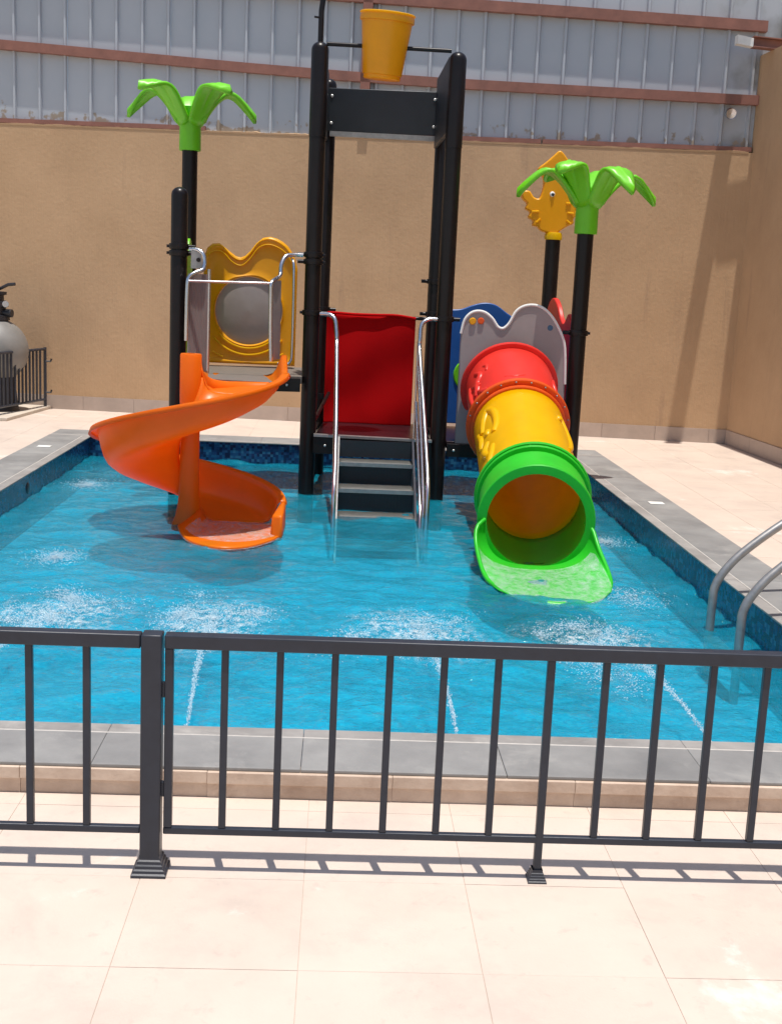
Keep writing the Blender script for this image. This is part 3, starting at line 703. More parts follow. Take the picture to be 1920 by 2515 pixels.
r_ = build('riser_panel', MB().box((.012, 9.49, .255), (.581, 9.497, .385)), 'blackpanel', pg, smooth=0)
# perforation in risers: rows of small studs that read as holes
for y, z in steps[:3]:
    mb = MB()
    for a in range(16):
        for b in range(5):
            mb.box((.10 + a * .025, y + .0125, z - .14 + b * .022), (.106 + a * .025, y + .0149, z - .128 + b * .022))
    o = build('perforation', mb, 'deck', pg, smooth=0); o['kind'] = 'stuff'
# handrails
def pipe(pts, r, m='steel', name='handrail', n=14, k=6, parent=None):
    return build(name, MB().tube(smooth_curve(pts, k), r, n), m, parent or pg)
hr = pipe([(-.18, 9.66, 1.355), (-.10, 9.63, 1.352), (-.06, 9.60, 1.31), (-.045, 9.57, 1.20), (-.04, 9.50, 1.10), (-.025, 9.0, .68), (-.018, 8.55, .31), (-.018, 8.42, .19), (-.018, 8.38, .08), (-.018, 8.37, -.12), (-.018, 8.37, -.50)], .0165)
pipe([(-.04, 9.55, .98), (-.03, 9.0, .50), (-.02, 8.52, .10), (-.02, 8.46, -.1), (-.02, 8.46, -.5)], .0125)
hr = pipe([(.735, 9.58, 1.355), (.67, 9.57, 1.352), (.615, 9.55, 1.31), (.605, 9.52, 1.20), (.605, 9.46, 1.09), (.625, 9.0, .70), (.64, 8.55, .33), (.642, 8.42, .20), (.642, 8.38, .08), (.642, 8.37, -.12), (.642, 8.37, -.50)], .0165)
pipe([(.605, 9.55, .98), (.615, 9.0, .52), (.622, 8.52, .10), (.622, 8.46, -.1), (.622, 8.46, -.5)], .0125)
pipe([(.60, 9.55, .70), (.602, 9.0, .34), (.605, 8.52, -.02), (.605, 8.5, -.3), (.605, 8.5, -.5)], .0125)
pipe([(.60, 9.62, 1.18), (.598, 9.60, .8), (.596, 9.58, .41)], .009, k=3)

# left platform: yellow back panel with round window
yo = [(-1.185, .885), (-.40, .885), (-.40, 1.70), (-.43, 1.80), (-.50, 1.90), (-.62, 1.955), (-.72, 1.93), (-.80, 1.83), (-.87, 1.775), (-.95, 1.80), (-1.03, 1.875), (-1.10, 1.885), (-1.16, 1.84), (-1.185, 1.75)]
cv = [(p.x, p.y) for p in smooth_curve([(a, b, 0) for a, b in yo[2:]], 5)]
outl = yo[:2] + cv
cxw, czw, rwn = -.80, 1.335, .285
N_ = 72
def ray_outline(th):
    d = (math.cos(th), math.sin(th)); best = None
    for i in range(len(outl)):
        (x1, y1), (x2, y2) = outl[i], outl[(i + 1) % len(outl)]
        ex, ey = x2 - x1, y2 - y1; den = d[0] * ey - d[1] * ex
        if abs(den) < 1e-9: continue
        t = ((x1 - cxw) * ey - (y1 - czw) * ex) / den; u = ((x1 - cxw) * d[1] - (y1 - czw) * d[0]) / den
        if t > 0 and -1e-6 <= u <= 1 + 1e-6 and (best is None or t < best): best = t
    return best
def ypan(u, v, w): return (u, 10.46 - .0 * u + w, v)
ths = sorted([2 * PI * k / N_ for k in range(N_)] + [math.atan2(b - czw, a - cxw) % (2 * PI) for a, b in outl[:3]])
P = []
for th in ths + [ths[0]]:
    R = ray_outline(th); d = (math.cos(th), math.sin(th)); row = []
    for fr, w in ((0, .0), (0, -.035), (.05, -.045), (.12, -.035), (.22, -.03), (.55, -.03), (.80, -.03), (.86, -.042), (.93, -.042), (.97, -.035), (1, -.02), (1, .02), (0, .02), (0, .0)):
        r = rwn + (R - rwn) * fr; row.append(ypan(cxw + d[0] * r, czw + d[1] * r, w))
    P.append(row)
yp = build('yellow_panel', MB().grid(P), 'amber', pg, smooth=50)
build('window_bubble', MB().lathe((cxw, 10.452, czw), [(.283, .0), (.22, .02), (.12, .035), (0, .04)], 40, (0, -1, 0)), 'clearbubble', yp)
for zc, x0, x1 in ((.0, 1.08, 1.92), (.055, 1.12, 1.88)):
    pts = [(cxw + (.315 + zc) * math.cos(PI * a / 1.0), 10.42, czw + (.315 + zc) * math.sin(PI * a)) for a in [-(.22 + .56 * i / 24) for i in range(25)]]
    build('ridge', MB().tube(pts, .010, 8), 'yellow', yp)
for s in (-1, 1):
    build('ridge', MB().tube([(cxw + s * .30, 10.425, .985), (cxw + s * .21, 10.425, .94)], .008, 8), 'yellow', yp)
for off in (0, .045):
    pts = [(p[0], 10.418, p[1] - .02 - off) for p in cv[6:-6]]
    build('ridge', MB().tube([(cxw + (a - cxw) * .97, b, c) for a, b, c in pts], .006, 6), 'yellow', yp)
# green side panel at the left of the platform
go = [(9.60, .90), (10.36, .90), (10.38, 1.6), (10.30, 1.84), (10.10, 1.90), (9.98, 1.78), (9.86, 1.94), (9.72, 2.02), (9.62, 1.86), (9.60, 1.6)]
gc = go[:2] + [(p.x, p.y) for p in smooth_curve([(a, b, 0) for a, b in go[2:]], 4)]
build('green_panel', extrude_outline(gc, lambda u, v, w: (-1.262 - (u - 9.6) * .04 + w, u, v), -.012, .022), 'palmgreen', pg, bevel=.004)
# slide gate: bent tube rails with ribbed plates and a safety bar
pipe([(-1.18, 9.44, 1.80), (-1.12, 9.42, 1.80), (-1.075, 9.40, 1.77), (-1.06, 9.39, 1.71), (-1.07, 9.37, 1.655), (-1.12, 9.34, 1.63), (-1.16, 9.32, 1.60), (-1.175, 9.31, 1.54), (-1.178, 9.30, 1.3), (-1.178, 9.30, 1.12)], .0155, name='gate_rail')
mb = MB(); P = []
for i in range(27):
    u = i / 26; P.append([(-1.172 + .138 * u, 9.335 + .10 * u + .004 * math.cos(i * PI / 1.0), z) for z in (.88, 1.2, 1.62)])
build('ribbed_plate', mb.grid(P), 'frost', pg, solid=.004, smooth=0)
pipe([(-1.03, 9.44, 1.66), (-1.03, 9.44, 1.2), (-1.03, 9.44, .83)], .014, name='gate_rail', k=2)
build('rail_plate', MB().lathe((-1.108, 9.405, 1.725), [(0, 0), (.016, 0), (.016, .012), (0, .012)], 14, (0, -1, 0)), 'black', pg)
build('rail_plate', MB().hexa([(-1.165, 9.41, 1.66), (-1.075, 9.405, 1.66), (-1.075, 9.409, 1.66), (-1.165, 9.414, 1.66), (-1.165, 9.41, 1.795), (-1.09, 9.405, 1.78), (-1.09, 9.409, 1.78), (-1.165, 9.414, 1.795)]), 'greysteel', pg)
pipe([(-.33, 9.66, 1.80), (-.40, 9.64, 1.80), (-.46, 9.60, 1.785), (-.49, 9.56, 1.72), (-.495, 9.53, 1.64), (-.52, 9.40, 1.61), (-.548, 9.33, 1.58), (-.55, 9.32, 1.50), (-.545, 9.32, 1.2), (-.535, 9.31, .99)], .0155, name='gate_rail')
build('ribbed_plate', MB().hexa([(-.54, 9.335, 1.0), (-.485, 9.52, 1.0), (-.48, 9.52, 1.0), (-.535, 9.33, 1.0), (-.545, 9.335, 1.60), (-.49, 9.52, 1.60), (-.485, 9.52, 1.60), (-.54, 9.33, 1.60)]), 'frost', pg)
pipe([(-.41, 9.64, 1.765), (-.395, 9.60, 1.70), (-.39, 9.58, 1.4), (-.39, 9.57, 1.06), (-.40, 9.56, .98), (-.44, 9.55, .955), (-.50, 9.54, .96)], .0105, name='gate_rail')
build('safety_bar', MB().tube([(-1.165, 9.30, 1.565), (-.553, 9.32, 1.575)], .0095, 10), 'steel', pg)

# ---- spiral slide
SX, SY = -1.02, 8.32
def lerp_tab(t, tab):
    xs = [a for a, b in tab]; ys = [b for a, b in tab]; return float(np.interp(t, xs, ys))
# t: degrees travelled clockwise from east
RIMT = [(-75, 1.03), (-16, 1.0), (0, .97), (23, .925), (52, .87), (78, .81), (100, .762), (134, .66), (180, .505), (225, .36), (270, .245), (315, .15), (360, .075), (385, .035), (400, .0)]
FLT = [(-75, .86), (-20, .845), (0, .82), (23, .765), (45, .70), (78, .60), (100, .54), (134, .42), (180, .265), (213, .14), (255, .03), (300, -.035), (345, -.075), (360, -.083), (460, -.083)]
def smt(t, tab):
    return sum(lerp_tab(t + d, tab) for d in (-24, -16, -8, 0, 8, 16, 24)) / 7
spiral = bpy.data.objects.new('spiral_slide', None); COL.objects.link(spiral); spiral.parent = pg; spiral.matrix_parent_inverse = pg.matrix_world.inverted(); spiral.location = (SX, SY, FLOOR)
spiral.matrix_world = Matrix.Translation((SX, SY, FLOOR)); bpy.context.view_layer.update()
P = []; T = list(np.arange(0, 361, 6))
for t in T:
    a = -math.radians(t); zr = smt(t, RIMT); zf = smt(t, FLT); hh = zr - zf; row = []
    for u, h in ((.07, .42), (.085, .24), (.115, .10), (.17, .025), (.26, .0), (.36, -.004), (.45, .0), (.515, .045), (.555, .16), (.58, .35), (.598, .6), (.61, .84), (.617, .98), (.628, 1.03), (.66, 1.03), (.668, .92)):
        hz = hh * h if u > .36 else .27 * h
        row.append((SX + u * math.cos(a), SY + u * math.sin(a), zf + hz))
    P.append(row)
chute = build('chute', MB().grid(P), 'orange', spiral, solid=.012, smooth=60, offset=-1)
# run-out at the water, leaving the turn straight towards the camera
P = []
for i in range(15):
    k = i / 14; I = Vector((-.95 - .10 * k ** 1.5, 8.32 - .36 * k)); O = Vector((-.365 + .0 * k, 8.32 - .38 * k)); row = []
    for j in range(25):
        u = j / 24; p = I.lerp(O, u); edge = .10 * max(0, 1 - u / .16) ** 2 * (1 - .6 * k)
        row.append((p.x, p.y - .46 * k * math.sin(PI * min(1, u * 1.0)) ** .75, -.083 + edge + .002 * math.sin(u * 7 + k * 5)))
    P.append(row)
build('run_out', MB().grid(P), 'orange', spiral, solid=.012, smooth=60)
build('water_film', MB().grid([[(x, y - .015 * (i / 14), z + .016 - .018 * (i / 14) ** 6) for x, y, z in row[1:]] for i, row in enumerate(P)]), 'film', spiral)
build('end_wall', MB().hexa([(-.435, 7.93, -.11), (-.352, 7.90, -.11), (-.350, 8.36, -.11), (-.40, 8.36, -.11), (-.425, 7.95, .062), (-.352, 7.92, .066), (-.350, 8.36, .088), (-.385, 8.36, .088)]), 'orange', spiral, bevel=.022)
# centre column with flared foot
cp = [(.066, .82), (.066, .5), (.068, .2), (.072, .1), (.08, .03), (.095, -.04), (.115, -.09), (.12, -.13)]
build('column', MB().lathe((SX, SY, 0), [(0.03, 1.085), (.068, 1.085), (.073, 1.075), (.073, .80)] + cp[1:], 32), 'orange', spiral)
# throat: straight channel from the platform into the first turn
P = []
for i in range(11):
    k = i / 10; y = 9.46 - (9.46 - 8.32) * k
    xi = -1.06 + .11 * k; xo = SX + .66 - .06 * (1 - k); zf = .865 - .045 * k ** 1.5; hr_ = (1.03 - .06 * k) - zf; hi_ = .02 + .20 * k ** 1.6; row = []
    for u, h in ((0, hi_), (.025, hi_ * .6), (.07, hi_ * .22), (.14, .01), (.3, 0), (.6, 0), (.76, .01), (.83, hr_ * .16), (.875, hr_ * .4), (.90, hr_ * .7), (.925, hr_ * .98), (.94, hr_ * 1.03), (.99, hr_ * 1.03), (1.0, hr_ * .92)):
        row.append((xi + (xo - xi) * u, y, zf + h))
    P.append(row)
build('throat', MB().grid(P), 'orange', spiral, solid=.012, smooth=60, offset=1)

build('entry_plate', MB().hexa([(-1.02, 8.92, .855), (-.44, 8.84, .855), (-.40, 9.53, .855), (-1.16, 9.50, .855), (-1.02, 8.92, .872), (-.44, 8.84, .872), (-.40, 9.53, .872), (-1.16, 9.50, .872)]), 'plank', pg, bevel=.003)
top_ = smooth_curve([(-.962, 8.37, 1.02), (-.945, 8.43, .955), (-.90, 8.53, .905), (-.82, 8.66, .880), (-.70, 8.78, .872), (-.52, 8.84, .870)], 5)
build('inner_lip', MB().grid([[(p.x, p.y, p.z), (p.x + .01, p.y - .015, p.z - .01), (p.x + .03, p.y - .05, .80)] for p in top_]), 'orange', spiral, solid=.02, smooth=60)

# ---- tube slide
tube = bpy.data.objects.new('tube_slide', None); COL.objects.link(tube); tube.parent = pg; tube.matrix_parent_inverse = pg.matrix_world.inverted()
tube.matrix_world = Matrix.Translation((1.33, 8.6, FLOOR)); bpy.context.view_layer.update()
AX = [(1.322, 9.62, .885), (1.326, 9.30, .775), (1.328, 8.90, .60), (1.315, 8.35, .42), (1.285, 7.80, .285), (1.262, 7.55, .24), (1.240, 7.32, .205)]
cl_ = smooth_curve(AX, 10)
def arc_at(y):   # centre and direction at y
    for i in range(len(cl_) - 1):
        if cl_[i].y >= y >= cl_[i + 1].y:
            k = (cl_[i].y - y) / (cl_[i].y - cl_[i + 1].y); c = cl_[i].lerp(cl_[i + 1], k); return c, (cl_[min(i + 2, len(cl_) - 1)] - cl_[max(i - 1, 0)]).normalized()
    return cl_[-1], (cl_[-1] - cl_[-3]).normalized()
def tube_sec(ys, r, n=44):
    P = []
    for y in ys:
        c, d = arc_at(y); u = Vector((1, 0, 0)); u = (u - d * u.dot(d)).normalized(); v = u.cross(d)
        if v.z < 0: v = -v
        P.append([c + (u * math.cos(a) + v * math.sin(a)) * r for a in [2 * PI * k / n for k in range(n + 1)]])
    return MB().grid(P)
def ring(y, r0, r1, w, m, name, parent):
    c, d = arc_at(y)
    return build(name, MB().lathe(c, [(r0, -w / 2), (r1 - .006, -w / 2), (r1, -w / 2 + .006), (r1, w / 2 - .006), (r1 - .006, w / 2), (r0, w / 2), (r0, -w / 2)], 48, d), m, parent)
YS = lambda a, b, n=10: [a + (b - a) * i / n for i in range(n + 1)]
redt = build('tube_section', tube_sec(YS(9.52, 8.92), .345), 'red', tube, solid=.012, smooth=60); redt['label'] = 'red upper tube section'
ring(9.50, .34, .385, .03, 'red', 'flange', tube); ring(8.94, .34, .388, .035, 'redorange', 'flange', tube)
yt = build('tube_section', tube_sec(YS(8.915, 7.80), .332), 'yellow', tube, solid=.012, smooth=60); yt['label'] = 'yellow middle tube section'
ring(8.90, .328, .352, .03, 'redorange', 'flange', tube)
gt = build('tube_section', tube_sec(YS(7.80, 7.325, 7), .326), 'green', tube, solid=.014, smooth=60); gt['label'] = 'green lower tube section'
ring(7.775, .325, .384, .028, 'green', 'flange', tube); ring(7.73, .325, .374, .022, 'green', 'flange', tube); ring(7.52, .322, .352, .30, 'green', 'flange', tube)
ring(7.345, .306, .366, .05, 'green', 'flange', tube)
for yb_, rb_, col_ in ((8.965, .372, 'bolt'), (7.80, .362, 'bolt')):
    c, d = arc_at(yb_); u = (Vector((1, 0, 0)) - d * d.x).normalized(); v = u.cross(d); v = v if v.z > 0 else -v
    for k in range(10):
        a = math.radians(12 + 17.3 * k); p = c + (u * math.cos(a) + v * math.sin(a)) * rb_
        build('bolt', MB().sphere(p + d * .044 * (1 if yb_ > 8.5 else .9), .007, n=8, rows=6), 'greysteel', tube)
# embossed shapes on the flanks
def surf(y, ang, r):
    c, d = arc_at(y); u = (Vector((1, 0, 0)) - d * d.x).normalized(); v = u.cross(d); v = v if v.z > 0 else -v
    a = math.radians(ang); return c + (u * math.cos(a) + v * math.sin(a)) * r
def relief(pts, r, m, R=.345):
    pp = smooth_curve([surf(y, a, R - r * .35) for y, a in pts], 5)
    n = len(pp); rs = [r * (.55 + .45 * math.sin(PI * (.12 + .76 * i / (n - 1)))) for i in range(n)]
    build('relief', MB().tube(pp, rs, 12), m, tube, smooth=70)
for pts, r in (([(9.30, 168), (9.15, 168), (9.05, 166)], .028), ([(9.36, 150), (9.28, 142), (9.22, 150), (9.16, 146)], .03), ([(9.24, 160), (9.18, 150), (9.10, 156)], .032), ([(9.36, 135), (9.33, 130), (9.28, 132)], .018),
               ([(9.12, 150), (9.06, 142), (9.04, 134)], .026), ([(9.10, 110), (9.08, 96), (9.10, 84)], .010), ([(9.16, 20), (9.08, 24)], .03), ([(9.3, 30), (9.2, 36), (9.12, 30)], .022)):
    relief(pts, r, 'red')
for pts, r in (([(8.52, 158), (8.66, 152), (8.74, 142), (8.66, 133), (8.48, 132), (8.36, 138)], .034), ([(8.60, 168), (8.44, 162), (8.34, 166)], .03), ([(8.28, 150), (8.18, 158), (8.06, 152)], .034), ([(8.16, 142), (8.04, 146), (7.94, 152)], .028), ([(8.46, 146), (8.40, 150)], .026),
               ([(8.70, 38), (8.5, 26), (8.28, 30), (8.12, 40)], .026), ([(8.64, 46), (8.60, 42)], .03), ([(8.0, 24), (7.94, 30)], .028)):
    relief(pts, r, 'yellow', .334)
# open chute below the mouth
def lp3(tab, k):
    cs = smooth_curve([t[1] for t in tab], 8); ks = [tab[i][0] + (tab[i + 1][0] - tab[i][0]) * j / 8 for i in range(len(tab) - 1) for j in range(8)] + [1]
    return Vector([float(np.interp(k, ks, [c[i] for c in cs])) for i in range(3)])
LT = [(0, (.925, 7.35, .20)), (.15, (.872, 7.29, .16)), (.33, (.862, 7.20, .07)), (.66, (.89, 6.98, -.055)), (.85, (.935, 6.78, -.082)), (1, (1.03, 6.62, -.094))]
RT = [(0, (1.555, 7.35, .20)), (.15, (1.59, 7.29, .17)), (.33, (1.612, 7.20, .085)), (.66, (1.642, 7.00, -.03)), (.85, (1.628, 6.86, -.075)), (1, (1.55, 6.73, -.093))]
CT = [(0, (1.238, 7.44, -.094)), (.33, (1.24, 7.12, -.087)), (.66, (1.25, 6.80, -.086)), (1, (1.275, 6.45, -.096))]
P = []
for i in range(17):
    k = i / 16; l, c, r = lp3(LT, k), lp3(CT, k), lp3(RT, k); row = []
    for j in range(33):
        u = -1 + 2 * j / 32; e = l if u < 0 else r; a = abs(u) * PI / 2
        sx = math.sin(a); cz = (1 - math.cos(a)) 
        row.append((c.x + (e.x - c.x) * sx, c.y + (e.y - c.y) * cz, c.z + (e.z - c.z) * cz ** 1.3))
    P.append(row)
ch = build('open_chute', MB().grid(P), 'green', tube, solid=.014, smooth=60, offset=0)
build('water_film', MB().grid([[(x, y - .03 * (i / 12) ** 3, z + .014 - .014 * (i / 12) ** 6) for x, y, z in row[3:30]] for i, row in enumerate(P[4:])]), 'film', tube)
for side in (0, -1):
    build('chute_rim', MB().tube([Vector(r[side]) for r in P], .013, 10), 'green', tube)
# entrance panel
fo = [(.925, .385), (1.775, .385), (1.765, .9), (1.745, 1.18), (1.70, 1.31), (1.62, 1.43), (1.53, 1.495), (1.43, 1.50), (1.35, 1.455), (1.30, 1.36), (1.255, 1.315), (1.21, 1.325), (1.16, 1.39), (1.09, 1.435), (1.01, 1.43), (.95, 1.37), (.925, 1.26)]
fc = fo[:2] + [(p.x, p.y) for p in smooth_curve([(a, b, 0) for a, b in fo[2:]], 5)]
fp_ = build('entrance_panel', extrude_outline(fc, lambda u, v, w: (u, 9.565 - .03 * (u - .9) + w, v), -.02, .02), 'frost', pg, bevel=.008)
build('panel_edge', MB().tube([(a, 9.545 - .03 * (a - .9), b - .004) for a, b in fc[2:]], .011, 8), 'white', fp_)
for x, z, r, m in ((1.62, 1.33, .042, 'white'), (1.62, 1.33, .026, 'mural'), (1.01, 1.355, .028, 'amber'), (1.075, 1.36, .026, 'redorange')):
    build('button', MB().lathe((x, 9.535 - (.006 if m == 'mural' else 0), z), [(0, .008), (r * .8, .008), (r, 0)], 18, (0, -1, 0)), m, fp_)
# blue back panel
bo = [(.86, .43), (1.70, .43), (1.70, 1.15), (1.66, 1.25), (1.55, 1.33), (1.42, 1.41), (1.32, 1.475), (1.22, 1.49), (1.12, 1.465), (1.03, 1.43), (.95, 1.42), (.86, 1.42)]
bc_ = bo[:2] + [(p.x, p.y) for p in smooth_curve([(a, b, 0) for a, b in bo[2:]], 5)]
blp = build('blue_panel', extrude_outline(bc_, lambda u, v, w: (u, 10.63 + w, v), -.02, .02), 'blue', pg, bevel=.008)
build('disc', MB().lathe((1.12, 10.608, .86), [(0, .01), (.13, .01), (.14, 0)], 28, (0, -1, 0)), 'palmgreen', blp)
# red side panel right of the tube
ro = [(9.70, .45), (10.5, .45), (10.5, 1.35), (10.42, 1.50), (10.28, 1.56), (10.14, 1.50), (10.03, 1.40), (9.92, 1.36), (9.80, 1.44), (9.70, 1.34)]
rc_ = ro[:2] + [(p.x, p.y) for p in smooth_curve([(a, b, 0) for a, b in ro[2:]], 5)]
build('red_panel', extrude_outline(rc_, lambda u, v, w: (1.835 - (u - 9.7) * .10 + w, u, v), -.02, .02), 'red', pg, bevel=.008)

# palm crowns
def palm(c, zb, ztop, angs, rad, name='palm_crown'):
    e = bpy.data.objects.new(name, None); COL.objects.link(e); e.parent = pg; e.matrix_parent_inverse = pg.matrix_world.inverted(); e.matrix_world = Matrix.Translation((c[0], c[1], zb)); bpy.context.view_layer.update()
    hs = .26
    build('sleeve', MB().lathe((c[0], c[1], zb), [(.070, -.002), (.088, 0), (.089, .02), (.087, .2), (.10, .27), (.135, .34), (.12, .34), (.085, .27), (.07, .2), (.07, .0)], 32), 'palmgreen', e)
    for i, (a, rr, hh, dp) in enumerate(angs):
        a = math.radians(a); P = []
        n = 16
        for k in range(n + 1):
            s = k / n
            r = .085 + (rad * rr - .085) * s ** 1.02
            z = zb + .20 + (.33 * hh) * math.sin(min(1, s * 1.45 ) * PI / 2) * 1.0 - (.15 * dp) * max(0, s - .45) ** 1.5 * 2.8
            w = (.085 + .06 * s) if s < .25 else (.100 + .028 * math.sin((s - .25) * PI / .75)) * max(0, (1 - ((s - .25) / .75) ** 2.4)) ** .62
            row = []
            for q in (-1, -.66, -.33, -.08, 0, .08, .33, .66, 1):
                cup = (.035 * q * q * (1 - s) - .055 * q * q * s) + (.006 if q == 0 and s > .15 else 0)
                if s > .3 and abs(q) in (.66,): cup += .004 * (1 if k % 2 else -1)
                row.append((c[0] + math.cos(a) * r - math.sin(a) * w * q, c[1] + math.sin(a) * r + math.cos(a) * w * q, z + cup))
            P.append(row)
        build('leaf', MB().grid(P), 'palmgreen', e, solid=.026, smooth=70, offset=0)
    return e
palm(LB, 2.62, 3.1, [(90, .9, .85, .35), (170, 1, .92, 1.15), (10, 1, .92, 1.15), (228, 1.0, .92, .25), (312, 1.0, .92, .25)], .53)
palm(RA, 2.06, 2.56, [(-60, .92, .92, 1.0), (8, 1.02, .85, 1.1), (58, .95, .95, .2), (125, .9, .95, .3), (178, 1.02, .9, 1.1), (228, .80, .98, .35)], .53)

# yellow cut-out bird on the rear right post
do = [(1.735, 2.10), (1.66, 2.12), (1.63, 2.15), (1.585, 2.16), (1.59, 2.20), (1.545, 2.225), (1.56, 2.27), (1.515, 2.295), (1.53, 2.34), (1.49, 2.375), (1.475, 2.42), (1.50, 2.445), (1.545, 2.44), (1.58, 2.395), (1.625, 2.385),
      (1.645, 2.42), (1.66, 2.49), (1.655, 2.55), (1.625, 2.60), (1.605, 2.635), (1.67, 2.69), (1.74, 2.755), (1.775, 2.785), (1.815, 2.76), (1.87, 2.69), (1.925, 2.63), (1.90, 2.585), (1.86, 2.54), (1.855, 2.47), (1.885, 2.42), (1.94, 2.42), (1.93, 2.37), (1.975, 2.345), (1.945, 2.30), (1.975, 2.26), (1.93, 2.235), (1.935, 2.19), (1.885, 2.165), (1.82, 2.12), (1.79, 2.10)]
dc = [(p.x, p.y) for p in smooth_curve([(a, b, 0) for a, b in do[::-1]], 3, closed=True)]
bird = build('bird_figure', extrude_outline(dc, lambda u, v, w: (u, 10.6 + w, v), -.045, .045), 'amber', pg, bevel=.012)
build('collar', MB().lathe((RB[0], RB[1], 2.06), [(0, .05), (.066, .05), (.075, .03), (.075, -.01), (.065, -.012)], 24), 'yellow', bird)
for x, z, dx, dz in ((1.60, 2.275, .06, .004), (1.63, 2.20, .03, .03), (1.90, 2.275, .05, -.004), (1.89, 2.20, .035, -.03), (1.88, 2.355, .045, 0)):
    build('feather_ridge', MB().tube([(x - dx / 2, 10.553, z - dz / 2), (x + dx / 2, 10.553, z + dz / 2)], .009, 8), 'yellow', bird)
build('eye', MB().sphere((1.735, 10.553, 2.425), .022, (1, .4, 1), 12, 8), 'white', bird)
build('eye', MB().sphere((1.739, 10.545, 2.422), .013, (1, .5, 1), 12, 8), 'pumpblack', bird)

# ------------------------------------------------------------------ pool ladder
ld = empty('pool_ladder', 'grey steel pool ladder with two curved grab rails at the right edge', 'ladder', (2.0, 5.8, WZ))
def grab(y0):
    pts = [(1.97, y0, -.50), (1.97, y0, -.2), (1.97, y0, .04), (1.98, y0 + .01, .14), (2.03, y0 + .02, .23), (2.13, y0 + .04, .33), (2.32, y0 + .07, .47), (2.52, y0 + .10, .585), (2.72, y0 + .13, .65), (2.86, y0 + .15, .60), (2.90, y0 + .155, .50), (2.90, y0 + .155, .0)]
    return build('grab_rail', MB().tube(smooth_curve(pts, 5), .022, 16), 'greysteel', ld)
grab(6.03); grab(5.57)
for z in (-.13, -.34):
    build('rung', MB().box((1.93, 5.60, z - .012), (2.01, 6.0, z + .012)), 'greysteel', ld, bevel=.006)

# ------------------------------------------------------------------ pool filter plant at the left
bx = empty('filter_plinth', 'low concrete plinth by the wall under the filter equipment', 'plinth', (-3.9, 13.6, 0))
build('slab', MB().hexa([(-5.2, 12.85, .002), (-3.52, 12.95, .002), (-3.38, 14.34, .002), (-5.2, 14.5, .002), (-5.2, 12.85, .035), (-3.52, 12.95, .035), (-3.38, 14.34, .035), (-5.2, 14.5, .035)]), 'plinth', bx, bevel=.004)
ft = empty('sand_filter', 'round grey sand filter tank with a black valve head on top', 'pool filter', (-3.86, 13.75, .035))
build('tank', MB().sphere((-3.84, 13.70, .70), .36, (1, 1, .98), 36, 24), 'tankgrey', ft, smooth=60)
build('tank_base', MB().lathe((-3.84, 13.70, .035), [(.26, 0), (.24, .05), (.20, .4), (0, .4)], 28), 'pumpblack', ft)
vh = build('valve_head', MB().lathe((-3.84, 13.70, 1.03), [(.16, 0), (.16, .05), (.12, .06), (.12, .14), (.15, .15), (.15, .20), (.10, .21), (.10, .27), (.13, .28), (.13, .31), (0, .32)], 24), 'pumpblack', ft)
build('handle', MB().tube([(-3.84, 13.70, 1.34), (-3.78, 13.68, 1.37), (-3.68, 13.66, 1.42), (-3.60, 13.65, 1.43)], .018, 8), 'pumpblack', vh)
build('union', MB().tube([(-3.84, 13.70, 1.11), (-3.64, 13.66, 1.11)], .045, 12), 'pumpblack', vh)
build('gauge', MB().lathe((-3.70, 13.62, 1.21), [(0, .02), (.035, .02), (.04, 0)], 16, (.3, -1, 0)), 'steel', vh)
# railing panel guarding the pump, standing obliquely to the wall
cg = empty('guard_railing', 'dark slatted metal railing beside the filter tank near the wall', 'railing', (-3.5, 13.5, .035))
ga = Vector((-3.70, 12.98, 0)); gb = Vector((-3.42, 14.22, 0)); dr = (gb - ga)
def gp(k, z): p = ga.lerp(gb, k); return (p.x, p.y, z)
build('frame', MB().tube([gp(0, .12), gp(1, .12)], .014, 8), 'fence', cg); build('frame', MB().tube([gp(0, .70), gp(1, .70)], .016, 8), 'fence', cg)
build('stile', MB().tube([gp(0, .04), gp(0, .72)], .03, 4), 'fence', cg); build('stile', MB().tube([gp(1, .04), gp(1, .72)], .018, 4), 'fence', cg)
s0 = build('slat', MB().tube([gp(.1, .12), gp(.1, .70)], .013, 4), 'fence', cg)
for k in range(1, 13):
    c = s0.copy(); COL.objects.link(c); c.location = s0.location + dr * .067 * k
build('frame', MB().tube([gp(0, .70), (-5.0, 12.86, .70)], .016, 8), 'fence', cg)
for z in (.20, .56):
    build('hinge', MB().tube([gp(1, z), (gp(1, z)[0] + .06, gp(1, z)[1] + .02, z), (gp(1, z)[0] + .07, gp(1, z)[1] + .02, z + .03)], .012, 6), 'pumpblack', cg)
pm = empty('pool_pump', 'cream pool pump with a round lid at the left edge below the filter tank', 'pump', (-3.9, 13.1, .035))
build('pump_body', MB().box((-4.25, 13.05, .06), (-3.80, 13.28, .24)), 'beige', pm, bevel=.03)
build('pump_lid', MB().sphere((-3.86, 13.12, .32), .075, (1, 1, .9), 18, 12), 'white', pm)
build('pump_foot', MB().box((-4.20, 13.08, .036), (-3.85, 13.24, .06)), 'pumpblack', pm)

